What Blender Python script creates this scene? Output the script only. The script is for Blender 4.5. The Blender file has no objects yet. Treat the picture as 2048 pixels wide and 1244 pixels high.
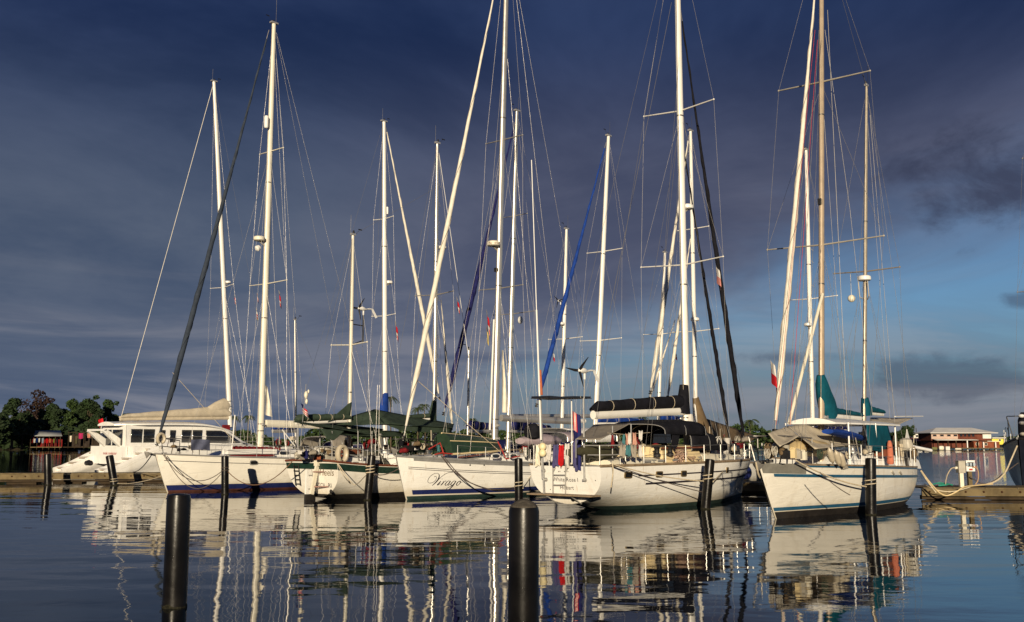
import bpy, bmesh, math, random
from mathutils import Vector, Matrix, noise
R = math.radians
random.seed(7)
sc = bpy.context.scene
C = sc.collection

# ------------------------------------------------------------------ camera, sky, sun, exposure
F_PX, HORIZON, CAM_H = 2000.0, 882.0, 2.4
PITCH = math.atan((HORIZON - 622) / F_PX)
cd = bpy.data.cameras.new('camera'); cam = bpy.data.objects.new('camera', cd); C.objects.link(cam)
cd.sensor_width = 36.0; cd.lens = 36.0 * F_PX / 2048; cd.clip_start = 0.1; cd.clip_end = 6000
cam.location = (0, 0, CAM_H); cam.rotation_euler = (R(90) + PITCH, 0, 0)
sc.camera = cam
SUN_EL, SUN_AZ = 11.0, 5.0          # degrees; the sun stands behind the camera, a little to the left
sd = bpy.data.lights.new('sun', 'SUN'); sun = bpy.data.objects.new('sun', sd); C.objects.link(sun)
sd.energy = 5.0; sd.angle = R(0.6); sd.color = (1.0, 0.84, 0.60)
travel = Vector((math.sin(R(SUN_AZ)) * math.cos(R(SUN_EL)), math.cos(R(SUN_AZ)) * math.cos(R(SUN_EL)), -math.sin(R(SUN_EL))))
sun.rotation_euler = travel.to_track_quat('-Z', 'Y').to_euler(); sun.location = (-3, -30, 20)
sc.view_settings.view_transform = 'Standard'; sc.view_settings.look = 'None'
sc.view_settings.exposure = 0.12; sc.view_settings.gamma = 1.0; sc.view_settings.use_curve_mapping = False
sc.cycles.use_denoising = True; sc.cycles.max_bounces = 6; sc.cycles.diffuse_bounces = 3; sc.cycles.glossy_bounces = 4
sc.cycles.caustics_reflective = False; sc.cycles.caustics_refractive = False
sc.cycles.sample_clamp_indirect = 6.0

class NT:
    """tiny helper for node trees: every call returns an output socket"""
    def __init__(s, tree): s.t = tree; s.n = tree.nodes; s.l = tree.links
    def put(s, sock, v):
        if isinstance(v, bpy.types.NodeSocket): s.l.new(v, sock)
        elif v is not None: sock.default_value = v
    def math(s, op, a, b=None, c=None, clamp=False):
        n = s.n.new('ShaderNodeMath'); n.operation = op; n.use_clamp = clamp
        s.put(n.inputs[0], a); s.put(n.inputs[1], b)
        if c is not None: s.put(n.inputs[2], c)
        return n.outputs[0]
    def smooth(s, v, a, b, lo=0.0, hi=1.0):
        n = s.n.new('ShaderNodeMapRange'); n.interpolation_type = 'SMOOTHSTEP'
        s.put(n.inputs[0], v); n.inputs[1].default_value = a; n.inputs[2].default_value = b
        n.inputs[3].default_value = lo; n.inputs[4].default_value = hi
        return n.outputs[0]
    def mix(s, f, a, b, mode='MIX'):
        n = s.n.new('ShaderNodeMix'); n.data_type = 'RGBA'; n.blend_type = mode
        s.put(n.inputs[0], f); s.put(n.inputs[6], a); s.put(n.inputs[7], b)
        return n.outputs[2]
    def noise(s, vec, scale, detail=4, rough=0.55, dist=0.0):
        n = s.n.new('ShaderNodeTexNoise'); s.put(n.inputs['Vector'], vec)
        n.inputs['Scale'].default_value = scale; n.inputs['Detail'].default_value = detail
        n.inputs['Roughness'].default_value = rough; n.inputs['Distortion'].default_value = dist
        return n.outputs['Fac']
    def xyz(s, x, y, z):
        n = s.n.new('ShaderNodeCombineXYZ'); s.put(n.inputs[0], x); s.put(n.inputs[1], y); s.put(n.inputs[2], z)
        return n.outputs[0]
    def sep(s, v):
        n = s.n.new('ShaderNodeSeparateXYZ'); s.put(n.inputs[0], v); return n.outputs
    def mapping(s, v, scale, loc=(0, 0, 0), rot=(0, 0, 0)):
        n = s.n.new('ShaderNodeMapping'); s.put(n.inputs[0], v)
        n.inputs['Scale'].default_value = scale; n.inputs['Location'].default_value = loc; n.inputs['Rotation'].default_value = rot
        return n.outputs[0]
    def coord(s, kind='Object'):
        return s.n.new('ShaderNodeTexCoord').outputs[kind]

world = bpy.data.worlds.new('World'); sc.world = world; world.use_nodes = True
wn = NT(world.node_tree)
for n_ in list(wn.n): wn.n.remove(n_)
SKY_K = 0.10
def wc(r, g, b): return (r / SKY_K, g / SKY_K, b / SKY_K, 1)
sky = wn.n.new('ShaderNodeTexSky'); sky.sky_type = 'NISHITA'; sky.sun_disc = False
sky.sun_elevation = R(SUN_EL); sky.sun_rotation = R(180 + SUN_AZ)
sky.altitude = 0; sky.air_density = 1.0; sky.dust_density = 0.3; sky.ozone_density = 4.0
d_ = wn.coord('Generated'); sx, sy, sz = wn.sep(d_)
zc = wn.math('ADD', wn.math('MAXIMUM', sz, 0.0), 0.035)
px_ = wn.math('DIVIDE', sx, zc); py_ = wn.math('DIVIDE', sy, zc)
plane = wn.xyz(px_, py_, 0.0)
# the high clear sky seen through the gap at the right
clear = wn.mix(1.0, sky.outputs[0], (0.66, 0.72, 0.80, 1), 'MULTIPLY')
# the storm deck: its torn edge runs away from the camera to the right
big = wn.noise(wn.mapping(plane, (0.5, 0.28, 1)), 1.0, 5, 0.6, 0.6)
edge = wn.math('ADD', wn.math('MULTIPLY', px_, 0.957), wn.math('MULTIPLY', py_, 0.289))
edge = wn.math('ADD', edge, wn.math('MULTIPLY_ADD', big, 2.6, -1.3))
deck_m = wn.smooth(edge, 1.9, 3.6, 1.0, 0.0)
deck_tex = wn.noise(wn.mapping(plane, (0.8, 0.45, 1), (3.1, 1.7, 0), (0, 0, 0.5)), 1.0, 6, 0.6, 0.4)
deck_c = wn.mix(wn.smooth(deck_tex, 0.34, 0.68), wc(0.0095, 0.021, 0.066), wc(0.028, 0.048, 0.120))
far_b = wn.mix(wn.smooth(deck_tex, 0.3, 0.7), wc(0.050, 0.075, 0.132), wc(0.092, 0.117, 0.172))
far_p = wn.mix(wn.smooth(deck_tex, 0.3, 0.7), wc(0.066, 0.078, 0.132), wc(0.124, 0.132, 0.188))
far_c = wn.mix(wn.smooth(wn.math('ADD', sx, wn.math('MULTIPLY_ADD', big, 0.3, -0.15)), -0.30, 0.06), far_b, far_p)
deck_c = wn.mix(wn.smooth(sz, 0.17, 0.41), far_c, deck_c)
col = wn.mix(deck_m, clear, deck_c)
# low streaky clouds and dim grey air towards the horizon
streak = wn.noise(wn.mapping(wn.xyz(sx, sy, sz), (1.7, 1.7, 13.0), (0.3, 0.9, 0.2)), 1.6, 7, 0.6, 0.7)
lowk = wn.smooth(sz, 0.02, 0.20, 1.0, 0.0)
haze_c = wn.mix(wn.smooth(streak, 0.42, 0.66), wc(0.084, 0.114, 0.182), wc(0.205, 0.215, 0.262))
col = wn.mix(wn.math('MULTIPLY', lowk, wn.smooth(streak, 0.30, 0.62, 0.50, 0.92)), col, haze_c)
# a few dark ragged clouds in front of the gap
rag = wn.noise(wn.mapping(wn.xyz(sx, sy, sz), (5.0, 5.0, 9.0), (1.37, 0.2, 0.55)), 1.9, 7, 0.62, 0.4)
def cloud_at(az, el, wide, high, dens=0.5):           # one ragged cloud by its bearing and height above the horizon, in degrees
    cx, cz = math.sin(R(az)) * math.cos(R(el)), math.sin(R(el))
    dx = wn.math('DIVIDE', wn.math('SUBTRACT', sx, cx), wide); dz_ = wn.math('DIVIDE', wn.math('SUBTRACT', sz, cz), high)
    d2 = wn.math('SQRT', wn.math('ADD', wn.math('MULTIPLY', dx, dx), wn.math('MULTIPLY', dz_, dz_)))
    d2 = wn.math('ADD', d2, wn.math('MULTIPLY_ADD', rag, 3.4, -1.7))
    return wn.math('MULTIPLY', wn.smooth(d2, 0.30, 1.15, dens, 0.0), wn.smooth(sy, 0.0, 0.2))
ragm = cloud_at(26.9, 13.3, 0.085, 0.060, 0.88)
for az, el, wd_, hg_ in ((23.0, 3.2, 0.085, 0.022), (15.0, 4.6, 0.060, 0.010), (34.0, 3.5, 0.09, 0.03), (43.0, 10.0, 0.10, 0.04), (27.5, 7.2, 0.02, 0.008)): ragm = wn.math('MAXIMUM', ragm, cloud_at(az, el, wd_, hg_))
col = wn.mix(ragm, col, wc(0.040, 0.049, 0.090))
bg = wn.n.new('ShaderNodeBackground'); wn.put(bg.inputs[0], col); bg.inputs[1].default_value = SKY_K
wo = wn.n.new('ShaderNodeOutputWorld'); wn.l.new(bg.outputs[0], wo.inputs[0])

# ------------------------------------------------------------------ pixel <-> place
CP, SP = math.cos(PITCH), math.sin(PITCH)
CAMP = Vector((0, 0, CAM_H))
def ray(px, py):
    a, b = (px - 1024) / F_PX, (622 - py) / F_PX
    return Vector((a, CP - b * SP, SP + b * CP))
def P(px, py, D):                      # point at distance D in front of the camera
    r = ray(px, py); return CAMP + r * (D / r.y)
def WL(px, py, z=0.0):                 # point on the water (or the level z)
    r = ray(px, py); return CAMP + r * ((z - CAM_H) / r.z)

# ------------------------------------------------------------------ materials
MATS = {}
def mat(name, col=(.5, .5, .5), rough=.5, metal=0.0, var=.12, scale=3.0, bump=0.0, bscale=20.0, stain=None, coat=0.0, spec=0.5, bmap=None, hull=False):
    if name in MATS: return MATS[name]
    m = bpy.data.materials.new(name); m.use_nodes = True; t = NT(m.node_tree)
    b = t.n['Principled BSDF']; co = t.coord('Object')
    c1 = tuple(max(0, c * (1 - var)) for c in col) + (1,); c2 = tuple(min(1, c * (1 + var)) for c in col) + (1,)
    c = t.mix(t.smooth(t.noise(co, scale, 5, .6), .3, .7), c1, c2)
    if stain:
        sc_, amt, rgb = stain
        k = t.noise(t.mapping(co, (sc_, sc_, sc_ * .35)), 1.0, 6, .68, .6)
        c = t.mix(t.smooth(k, .52, .78, 0, amt), c, rgb + (1,))
    if hull:                                  # rust runs down the topsides and a scum line above the water
        k = t.noise(t.mapping(co, (8.0, 8.0, .55)), 1.0, 3, .6)
        c = t.mix(t.smooth(k, .60, .74, 0, .34), c, (.40, .28, .17, 1))
        z = t.sep(co)[2]; k = t.math('MULTIPLY', t.smooth(t.math('ADD', z, t.math('MULTIPLY_ADD', t.noise(co, 2.6, 5, .65), .7, -.35)), .62, .16), .55)
        c = t.mix(k, c, (.50, .42, .28, 1))
    t.put(b.inputs['Base Color'], c)
    t.put(b.inputs['Roughness'], t.smooth(t.noise(co, scale * 2.3, 3), .3, .7, max(.02, rough * .85), min(1, rough * 1.15)))
    b.inputs['Metallic'].default_value = metal; b.inputs['Coat Weight'].default_value = coat
    b.inputs['Specular IOR Level'].default_value = spec if rough < .75 else .12
    if bump:
        n = t.n.new('ShaderNodeBump'); n.inputs['Strength'].default_value = 1.0; n.inputs['Distance'].default_value = bump
        t.put(n.inputs['Height'], t.noise(t.mapping(co, bmap, (0, 0, 0), (0, .12, 0)) if bmap else co, bscale, 4, .55, .6 if bmap else 0)); t.put(b.inputs['Normal'], n.outputs[0])
    MATS[name] = m; return m
grime = (.30, .26, .20)
W_HULL = mat('hull_gelcoat', (.80, .79, .76), .28, 0, .03, .6, .020, 1.0, (1.5, .34, (.55, .49, .39)), .2, .5, (1.1, 1.1, 5.0), True)
W_HULL2 = mat('hull_gelcoat_cream', (.80, .77, .70), .32, 0, .04, .6, .020, 1.0, (1.5, .42, (.50, .43, .33)), .15, .5, (1.1, 1.1, 5.0), True)
W_DECK = mat('deck_white', (.74, .72, .67), .5, 0, .06, 2, 0, 8, (2.0, .35, grime))
W_PAINT = mat('white_paint', (.80, .79, .76), .4, 0, .04, 2, 0, 8, (2.5, .2, grime))
CREAM = mat('cream_paint', (.72, .58, .33), .45, 0, .06, 2, 0, 8, (2.0, .25, grime))
CREAM2 = mat('pale_cream', (.74, .69, .56), .45, 0, .06, 2, 0, 8, (2.0, .25, grime))
GREYP = mat('grey_paint', (.22, .22, .22), .5, 0, .15, 3)
TEAK = mat('weathered_teak', (.23, .17, .11), .7, 0, .25, 6, .002, 40)
MAHOG = mat('varnished_wood', (.16, .05, .025), .35, 0, .25, 5, 0, 8, None, .3)
STEEL = mat('stainless_steel', (.50, .49, .47), .32, .55, .08, 5)
ALU = mat('anodised_mast', (.52, .50, .47), .33, .6, .06, 2)
WMAST = mat('white_mast', (.80, .78, .73), .35, 0, .03, 1.5, 0, 8, (1.5, .2, (.5, .47, .4)))
YMAST = mat('cream_mast', (.78, .74, .62), .38, 0, .04, 1.5, 0, 8, (1.5, .25, (.5, .45, .35)))
BMAST = mat('tan_mast', (.42, .33, .24), .45, .2, .12, 2, 0, 8, (1.5, .3, (.2, .14, .09)))
WIRE = mat('rigging_wire', (.27, .26, .25), .45, .6, .1, 3)
ROPE = mat('pale_rope', (.55, .47, .34), .85, 0, .2, 12, .003, 60)
DROPE = mat('dark_rope', (.10, .08, .07), .85, 0, .3, 12, .003, 60)
RROPE = mat('red_rope', (.45, .05, .04), .8, 0, .2, 12)
NAVY = mat('navy_stripe', (.015, .022, .10), .3, 0, .12, 3, 0, 8, (1.5, .25, (.05, .05, .08)))
BLUE = mat('blue_stripe', (.02, .095, .18), .35, 0, .12, 3, 0, 8, (2, .3, (.10, .13, .16)))
DGREEN = mat('dark_green_stripe', (.012, .035, .025), .4, 0, .2, 3)
ANTIF = mat('antifouling_green', (.02, .045, .04), .6, 0, .3, 2, .002, 20, (1.5, .4, (.05, .05, .03)))
ANTIB = mat('antifouling_black', (.018, .015, .014), .6, 0, .3, 2, .002, 20, (1.5, .4, (.05, .035, .02)))
ANTIR = mat('antifouling_red', (.07, .022, .015), .65, 0, .3, 2)
DSTEEL = mat('dark_steel', (.16, .15, .14), .4, .6)
GALV = mat('galvanised_steel', (.20, .19, .18), .5, .5, .2, 6)
LINE = mat('dark_line_paint', (.03, .025, .035), .4, 0, .2, 4)
GLASS = mat('dark_glass', (.012, .013, .016), .06, 0, .3, 2, 0, 8, None, .5)
BLACKC = mat('black_canvas', (.010, .010, .014), .85, 0, .3, 2.5, .02, 5)
NAVYC = mat('navy_canvas', (.014, .016, .085), .8, 0, .25, 2.5, .015, 6)
SLATEC = mat('slate_canvas', (.035, .045, .065), .8, 0, .2, 2.5, .01, 8)
BLUEC = mat('blue_canvas', (.012, .045, .24), .75, 0, .2, 2.5, .015, 6)
TEALC = mat('teal_canvas', (.004, .070, .105), .8, 0, .22, 2, .03, 4)
GREENC = mat('green_canvas', (.042, .062, .044), .85, 0, .22, 2, .02, 4)
BEIGEC = mat('beige_canvas', (.50, .44, .34), .85, 0, .12, 2, .02, 4, (1.3, .4, (.28, .23, .17)))
GREYC = mat('grey_canvas', (.27, .24, .20), .85, 0, .12, 2, .012, 4)
BROWNC = mat('brown_canvas', (.15, .105, .06), .85, 0, .15, 2, .02, 4)
LILAC = mat('lilac_canvas', (.34, .28, .31), .85, 0, .12, 2, .02, 5)
SAILC = mat('furled_sailcloth', (.71, .67, .58), .8, 0, .10, 3, .012, 7, (2, .25, (.45, .38, .28)))
BLACKP = mat('black_plastic', (.012, .011, .011), .45, 0, .25, 4)
RUBBER = mat('olive_rubber', (.045, .042, .022), .6, 0, .2, 3)
REDP = mat('red_paint', (.42, .02, .018), .5, 0, .12, 4)
REDC = mat('red_cloth', (.42, .012, .015), .85, 0, .15, 6, .006, 14)
BLUECL = mat('blue_cloth', (.07, .065, .16), .9, 0, .15, 6, .006, 14)
WHITEC = mat('white_cloth', (.55, .53, .50), .9, 0, .08, 6, .006, 14)
PINKC = mat('pink_cloth', (.48, .26, .20), .9, 0, .12, 6, .006, 14)
AQUAC = mat('aqua_cloth', (.05, .15, .17), .85, 0, .12, 6, .006, 14)
MAROON = mat('maroon_canvas', (.16, .012, .016), .85, 0, .2, 5, .01, 12)
ORANGE = mat('orange_cloth', (.40, .12, .06), .8, 0, .12, 6)
YELLOW = mat('yellow_plastic', (.70, .50, .14), .5, 0, .1, 5)
FEND = mat('fender_vinyl', (.46, .40, .30), .45, 0, .08, 4, 0, 8, (4, .4, (.3, .25, .18)))
GREYB = mat('grey_plastic', (.40, .37, .31), .5, 0, .12, 4)
PILEM = mat('black_pile_sleeve', (.0055, .0048, .0045), .31, 0, .5, 1.6, .003, 9, (5.0, .6, (.018, .014, .011)), 0.0, .30)
CONC = mat('pile_cap_concrete', (.075, .066, .055), .9, 0, .25, 8, .02, 20)
WEED = mat('weed_and_barnacles', (.020, .019, .012), .9, 0, .5, 14, .02, 30)
PIERW = mat('pier_timber', (.15, .115, .062), .8, 0, .3, 1.5, .006, 12, (1.0, .5, (.06, .045, .028)))
PIERD = mat('pier_dark_timber', (.045, .032, .02), .85, 0, .35, 1.5, .006, 12)
BOLT = mat('rusty_bolt', (.05, .022, .012), .8, .3, .3, 20)
LIMEC = mat('lime_cloth', (.12, .25, .05), .8, 0, .1, 6)

# ------------------------------------------------------------------ mesh helper
class MB:
    def __init__(s): s.v = []; s.f = []; s.m = []
    def add(s, vs, fs, mi=0):
        o = len(s.v); s.v += [Vector(p) for p in vs]
        for f in fs: s.f.append([o + i for i in f]); s.m.append(mi)
        return s
    def box(s, c, d, rz=0.0, ry=0.0, mi=0):
        c = Vector(c); M = Matrix.Rotation(rz, 3, 'Z') @ Matrix.Rotation(ry, 3, 'Y')
        vs = [c + M @ Vector((x * d[0] / 2, y * d[1] / 2, z * d[2] / 2)) for x in (-1, 1) for y in (-1, 1) for z in (-1, 1)]
        return s.add(vs, [(0, 1, 3, 2), (4, 6, 7, 5), (0, 4, 5, 1), (2, 3, 7, 6), (0, 2, 6, 4), (1, 5, 7, 3)], mi)
    def bar(s, p, q, w, h, up=(0, 0, 1), mi=0):
        p, q = Vector(p), Vector(q); t = (q - p).normalized(); sd_ = t.cross(Vector(up)).normalized(); u = sd_.cross(t)
        vs = [e + sd_ * (a * w / 2) + u * (b * h / 2) for e in (p, q) for a, b in ((-1, -1), (1, -1), (1, 1), (-1, 1))]
        return s.add(vs, [(3, 2, 1, 0), (4, 5, 6, 7), (0, 1, 5, 4), (1, 2, 6, 5), (2, 3, 7, 6), (3, 0, 4, 7)], mi)
    def loft(s, pts, ra, rb=None, n=8, side=None, cap=True, mi=0):
        pts = [Vector(p) for p in pts]; k = len(pts)
        if not isinstance(ra, (list, tuple)): ra = [ra] * k
        if rb is None: rb = ra
        if not isinstance(rb, (list, tuple)): rb = [rb] * k
        o = len(s.v); prev = None
        for i, p in enumerate(pts):
            t = (pts[min(i + 1, k - 1)] - pts[max(i - 1, 0)])
            t = t.normalized() if t.length > 1e-9 else Vector((0, 0, 1))
            a = Vector(side) if side is not None else (prev if prev is not None else (Vector((0, 0, 1)) if abs(t.z) < .9 else Vector((1, 0, 0))))
            a = (a - t * a.dot(t)).normalized(); b = t.cross(a); prev = a
            for j in range(n):
                w = 2 * math.pi * j / n
                s.v.append(p + a * (ra[i] * math.cos(w)) + b * (rb[i] * math.sin(w)))
        for i in range(k - 1):
            for j in range(n):
                s.f.append([o + i * n + j, o + i * n + (j + 1) % n, o + (i + 1) * n + (j + 1) % n, o + (i + 1) * n + j]); s.m.append(mi)
        if cap:
            s.f.append([o + j for j in range(n)][::-1]); s.f.append([o + (k - 1) * n + j for j in range(n)]); s.m += [mi, mi]
        return s
    def tube(s, pts, r, n=5, mi=0): return s.loft(pts, r, None, n, None, True, mi)
    def lathe(s, c, prof, n=12, axis=(0, 0, 1), mi=0):
        return s._lathe(Vector(c), Vector(axis).normalized(), prof, n, mi)
    def _lathe(s, c, ax, prof, n, mi):
        a = ax.orthogonal().normalized(); b = ax.cross(a); o = len(s.v)
        for r, h in prof:
            for j in range(n):
                w = 2 * math.pi * j / n; s.v.append(c + ax * h + a * (r * math.cos(w)) + b * (r * math.sin(w)))
        for i in range(len(prof) - 1):
            for j in range(n):
                s.f.append([o + i * n + j, o + i * n + (j + 1) % n, o + (i + 1) * n + (j + 1) % n, o + (i + 1) * n + j]); s.m.append(mi)
        s.f.append([o + j for j in range(n)][::-1]); s.f.append([o + (len(prof) - 1) * n + j for j in range(n)]); s.m += [mi, mi]
        return s
    def ball(s, c, r, n=10, m=7, sc_=(1, 1, 1), mi=0):
        c = Vector(c); o = len(s.v)
        for i in range(m + 1):
            a = math.pi * i / m
            for j in range(n):
                w = 2 * math.pi * j / n
                s.v.append(c + Vector((r * sc_[0] * math.sin(a) * math.cos(w), r * sc_[1] * math.sin(a) * math.sin(w), r * sc_[2] * math.cos(a))))
        for i in range(m):
            for j in range(n):
                s.f.append([o + i * n + j, o + (i + 1) * n + j, o + (i + 1) * n + (j + 1) % n, o + i * n + (j + 1) % n]); s.m.append(mi)
        return s
    def grid(s, fn, nu, nv, mi=0):
        o = len(s.v)
        for i in range(nu + 1):
            for j in range(nv + 1): s.v.append(Vector(fn(i / nu, j / nv)))
        for i in range(nu):
            for j in range(nv):
                a = o + i * (nv + 1) + j; s.f.append([a, a + nv + 1, a + nv + 2, a + 1])
                s.m.append(mi(i, j) if callable(mi) else mi)
        return s
    def prism(s, poly, d, mi=0):           # closed polygon (3D points) pushed along vector d
        k = len(poly); d = Vector(d); a = [Vector(p) for p in poly]
        return s.add(a + [p + d for p in a], [tuple(range(k))[::-1], tuple(range(k, 2 * k))] + [(i, (i + 1) % k, k + (i + 1) % k, k + i) for i in range(k)], mi)
    def build(s, name, m, parent=None, origin=None, angle=38):
        me = bpy.data.meshes.new(name); o = Vector(origin) if origin is not None else Vector((0, 0, 0))
        me.from_pydata([v - o for v in s.v], [], s.f)
        ms = m if isinstance(m, (list, tuple)) else [m]
        for x in ms: me.materials.append(x)
        if len(ms) > 1: me.polygons.foreach_set('material_index', s.m)
        bm = bmesh.new(); bm.from_mesh(me); bmesh.ops.recalc_face_normals(bm, faces=bm.faces); bm.to_mesh(me); bm.free()
        me.shade_smooth(); me.set_sharp_from_angle(angle=R(angle)); me.update()
        ob = bpy.data.objects.new(name, me); C.objects.link(ob)
        if parent is not None: ob.parent = parent
        ob.location = o
        return ob
def each(mb, name, m, parent=None):
    """every loose piece of a builder as an object of its own"""
    par = list(range(len(mb.v)))
    def find(i):
        while par[i] != i: par[i] = par[par[i]]; i = par[i]
        return i
    for f in mb.f:
        for i in f[1:]: par[find(i)] = find(f[0])
    groups = {}
    for f in mb.f: groups.setdefault(find(f[0]), []).append(f)
    out = []
    for fs in groups.values():
        ids = sorted({i for f in fs for i in f}); idx = {k: n for n, k in enumerate(ids)}; b = MB()
        b.add([mb.v[i] for i in ids], [[idx[i] for i in f] for f in fs]); out.append(b.build(name, m, parent))
    return out
def again(src, loc, parent=None, rz=None, name=None, scale=None):
    o = bpy.data.objects.new(name or src.name.split('.')[0], src.data); C.objects.link(o); o.location = loc
    if parent is not None: o.parent = parent
    if rz is not None: o.rotation_euler = (0, 0, rz)
    if scale: o.scale = scale
    return o
def tag(o, label, cat, group=None):
    o['label'] = label; o['category'] = cat
    if group: o['group'] = group
    return o
def struct(o): o['kind'] = 'structure'; return o
def stuff(o): o['kind'] = 'stuff'; return o
def thing(name, label, cat, loc=(0, 0, 0), rz=0.0, group=None):
    o = bpy.data.objects.new(name, None); C.objects.link(o); o.location = loc; o.rotation_euler = (0, 0, rz)
    o.empty_display_size = .2
    return tag(o, label, cat, group)
def rope_pts(p, q, sag, n=12):
    p, q = Vector(p), Vector(q)
    return [p.lerp(q, i / n) - Vector((0, 0, sag * 4 * (i / n) * (1 - i / n))) for i in range(n + 1)]
def catmull(pts, k=6):
    pts = [Vector(p) for p in pts]; out = []
    q = [pts[0] * 2 - pts[1]] + pts + [pts[-1] * 2 - pts[-2]]
    for i in range(1, len(q) - 2):
        for j in range(k):
            t = j / k; a, b, c, d = q[i - 1], q[i], q[i + 1], q[i + 2]
            out.append(.5 * ((2 * b) + (c - a) * t + (2 * a - 5 * b + 4 * c - d) * t * t + (3 * b - a - 3 * c + d) * t ** 3))
    out.append(pts[-1]); return out
def text_mesh(body, size, shear=0.0, align='CENTER'):
    cu = bpy.data.curves.new('lettering', 'FONT'); cu.body = body; cu.size = size; cu.shear = shear; cu.align_x = align; cu.resolution_u = 2
    ob = bpy.data.objects.new('lettering', cu); C.objects.link(ob)
    me = ob.to_mesh(); vs = [v.co.copy() for v in me.vertices]; fs = [tuple(p.vertices) for p in me.polygons]
    ob.to_mesh_clear(); bpy.data.objects.remove(ob); bpy.data.curves.remove(cu)
    return vs, fs
def lettering(body, size, fn, m, parent, shear=0.0, name='lettering'):
    vs, fs = text_mesh(body, size, shear); b = MB(); b.add([fn(v.x, v.y) for v in vs], fs)
    return b.build(name, m, parent)

# ------------------------------------------------------------------ water and shores
def make_water():
    b = MB(); b.add([(-2500, -300, 0), (2500, -300, 0), (2500, 4000, 0), (-2500, 4000, 0)], [(0, 1, 2, 3)])
    m = bpy.data.materials.new('harbour_water'); m.use_nodes = True; t = NT(m.node_tree)
    p = t.n['Principled BSDF']; co = t.coord('Object')
    p.inputs['Base Color'].default_value = (.002, .005, .010, 1); p.inputs['Roughness'].default_value = .015
    p.inputs['IOR'].default_value = 1.33; p.inputs['Specular IOR Level'].default_value = .5
    swell = t.noise(t.mapping(co, (.16, .42, 1), (0, 0, 0), (0, 0, .12)), 1.0, 2, .5)
    mid = t.noise(t.mapping(co, (.75, 1.25, 1), (2, 5, 0), (0, 0, -.2)), 1.0, 3, .5, .4)
    fine = t.noise(t.mapping(co, (3.2, 5.5, 1), (0, 0, 0), (0, 0, .3)), 1.0, 3, .6)
    patch = t.smooth(t.noise(t.mapping(co, (.06, .13, 1), (9, 3, 0)), 1.0, 3, .5), .38, .66, .25, 1.0)
    open_ = t.math('ADD', t.smooth(t.sep(co)[1], 46, 90, 1.0, 3.0), t.math('MULTIPLY', t.smooth(t.sep(co)[1], 44, 60), t.smooth(t.sep(co)[0], 12, 30, 0, 10.0)))              # the open channel is ruffled, the basin is calm
    h = t.math('ADD', t.math('MULTIPLY', swell, .030), t.math('MULTIPLY', mid, .0052))
    h = t.math('ADD', h, t.math('MULTIPLY', t.math('MULTIPLY', fine, .0009), t.math('MULTIPLY', patch, open_)))
    chop = t.noise(t.mapping(co, (.9, 1.7, 1), (4, 1, 0), (0, 0, .15)), 1.0, 3, .55)
    h = t.math('ADD', h, t.math('MULTIPLY', t.math('MULTIPLY', chop, .05), t.math('MULTIPLY', t.smooth(t.sep(co)[1], 46, 80), t.smooth(t.sep(co)[0], 14, 34))))
    n = t.n.new('ShaderNodeBump'); n.inputs['Strength'].default_value = 1.0; n.inputs['Distance'].default_value = 1.0
    t.put(n.inputs['Height'], h); t.put(p.inputs['Normal'], n.outputs[0])
    struct(b.build('water', m))
make_water()

LEAF = mat('dark_foliage', (.018, .036, .009), .7, 0, .4, .4)
LEAF2 = mat('olive_foliage', (.030, .056, .012), .7, 0, .35, .4)
LEAF3 = mat('russet_foliage', (.036, .022, .018), .75, 0, .35, .4)
PALM = mat('palm_foliage', (.045, .065, .018), .65, 0, .3, .5)
BARK = mat('bark', (.10, .075, .05), .9, 0, .3, 2, .02, 6)
SHORE = mat('shore_mud', (.055, .048, .030), .9, 0, .35, .3, .05, 2)
def shore(name, pts, h):
    b = MB(); n = len(pts)
    b.add([(x, y, -.4) for x, y in pts] + [(x, y + 4, h) for x, y in pts] + [(x, 2600, h + 1.5) for x, y in pts],
          [(i, i + 1, n + i + 1, n + i) for i in range(n - 1)] + [(n + i, n + i + 1, 2 * n + i + 1, 2 * n + i) for i in range(n - 1)])
    struct(b.build(name, SHORE))
shore('shore_left', [(-600, 150), (-140, 268), (-100, 300), (-60, 312), (-10, 322), (60, 330), (95, 345), (112, 420)], .55)
shore('shore_far', [(105, 430), (160, 426), (260, 440), (600, 400)], .6)

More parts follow.
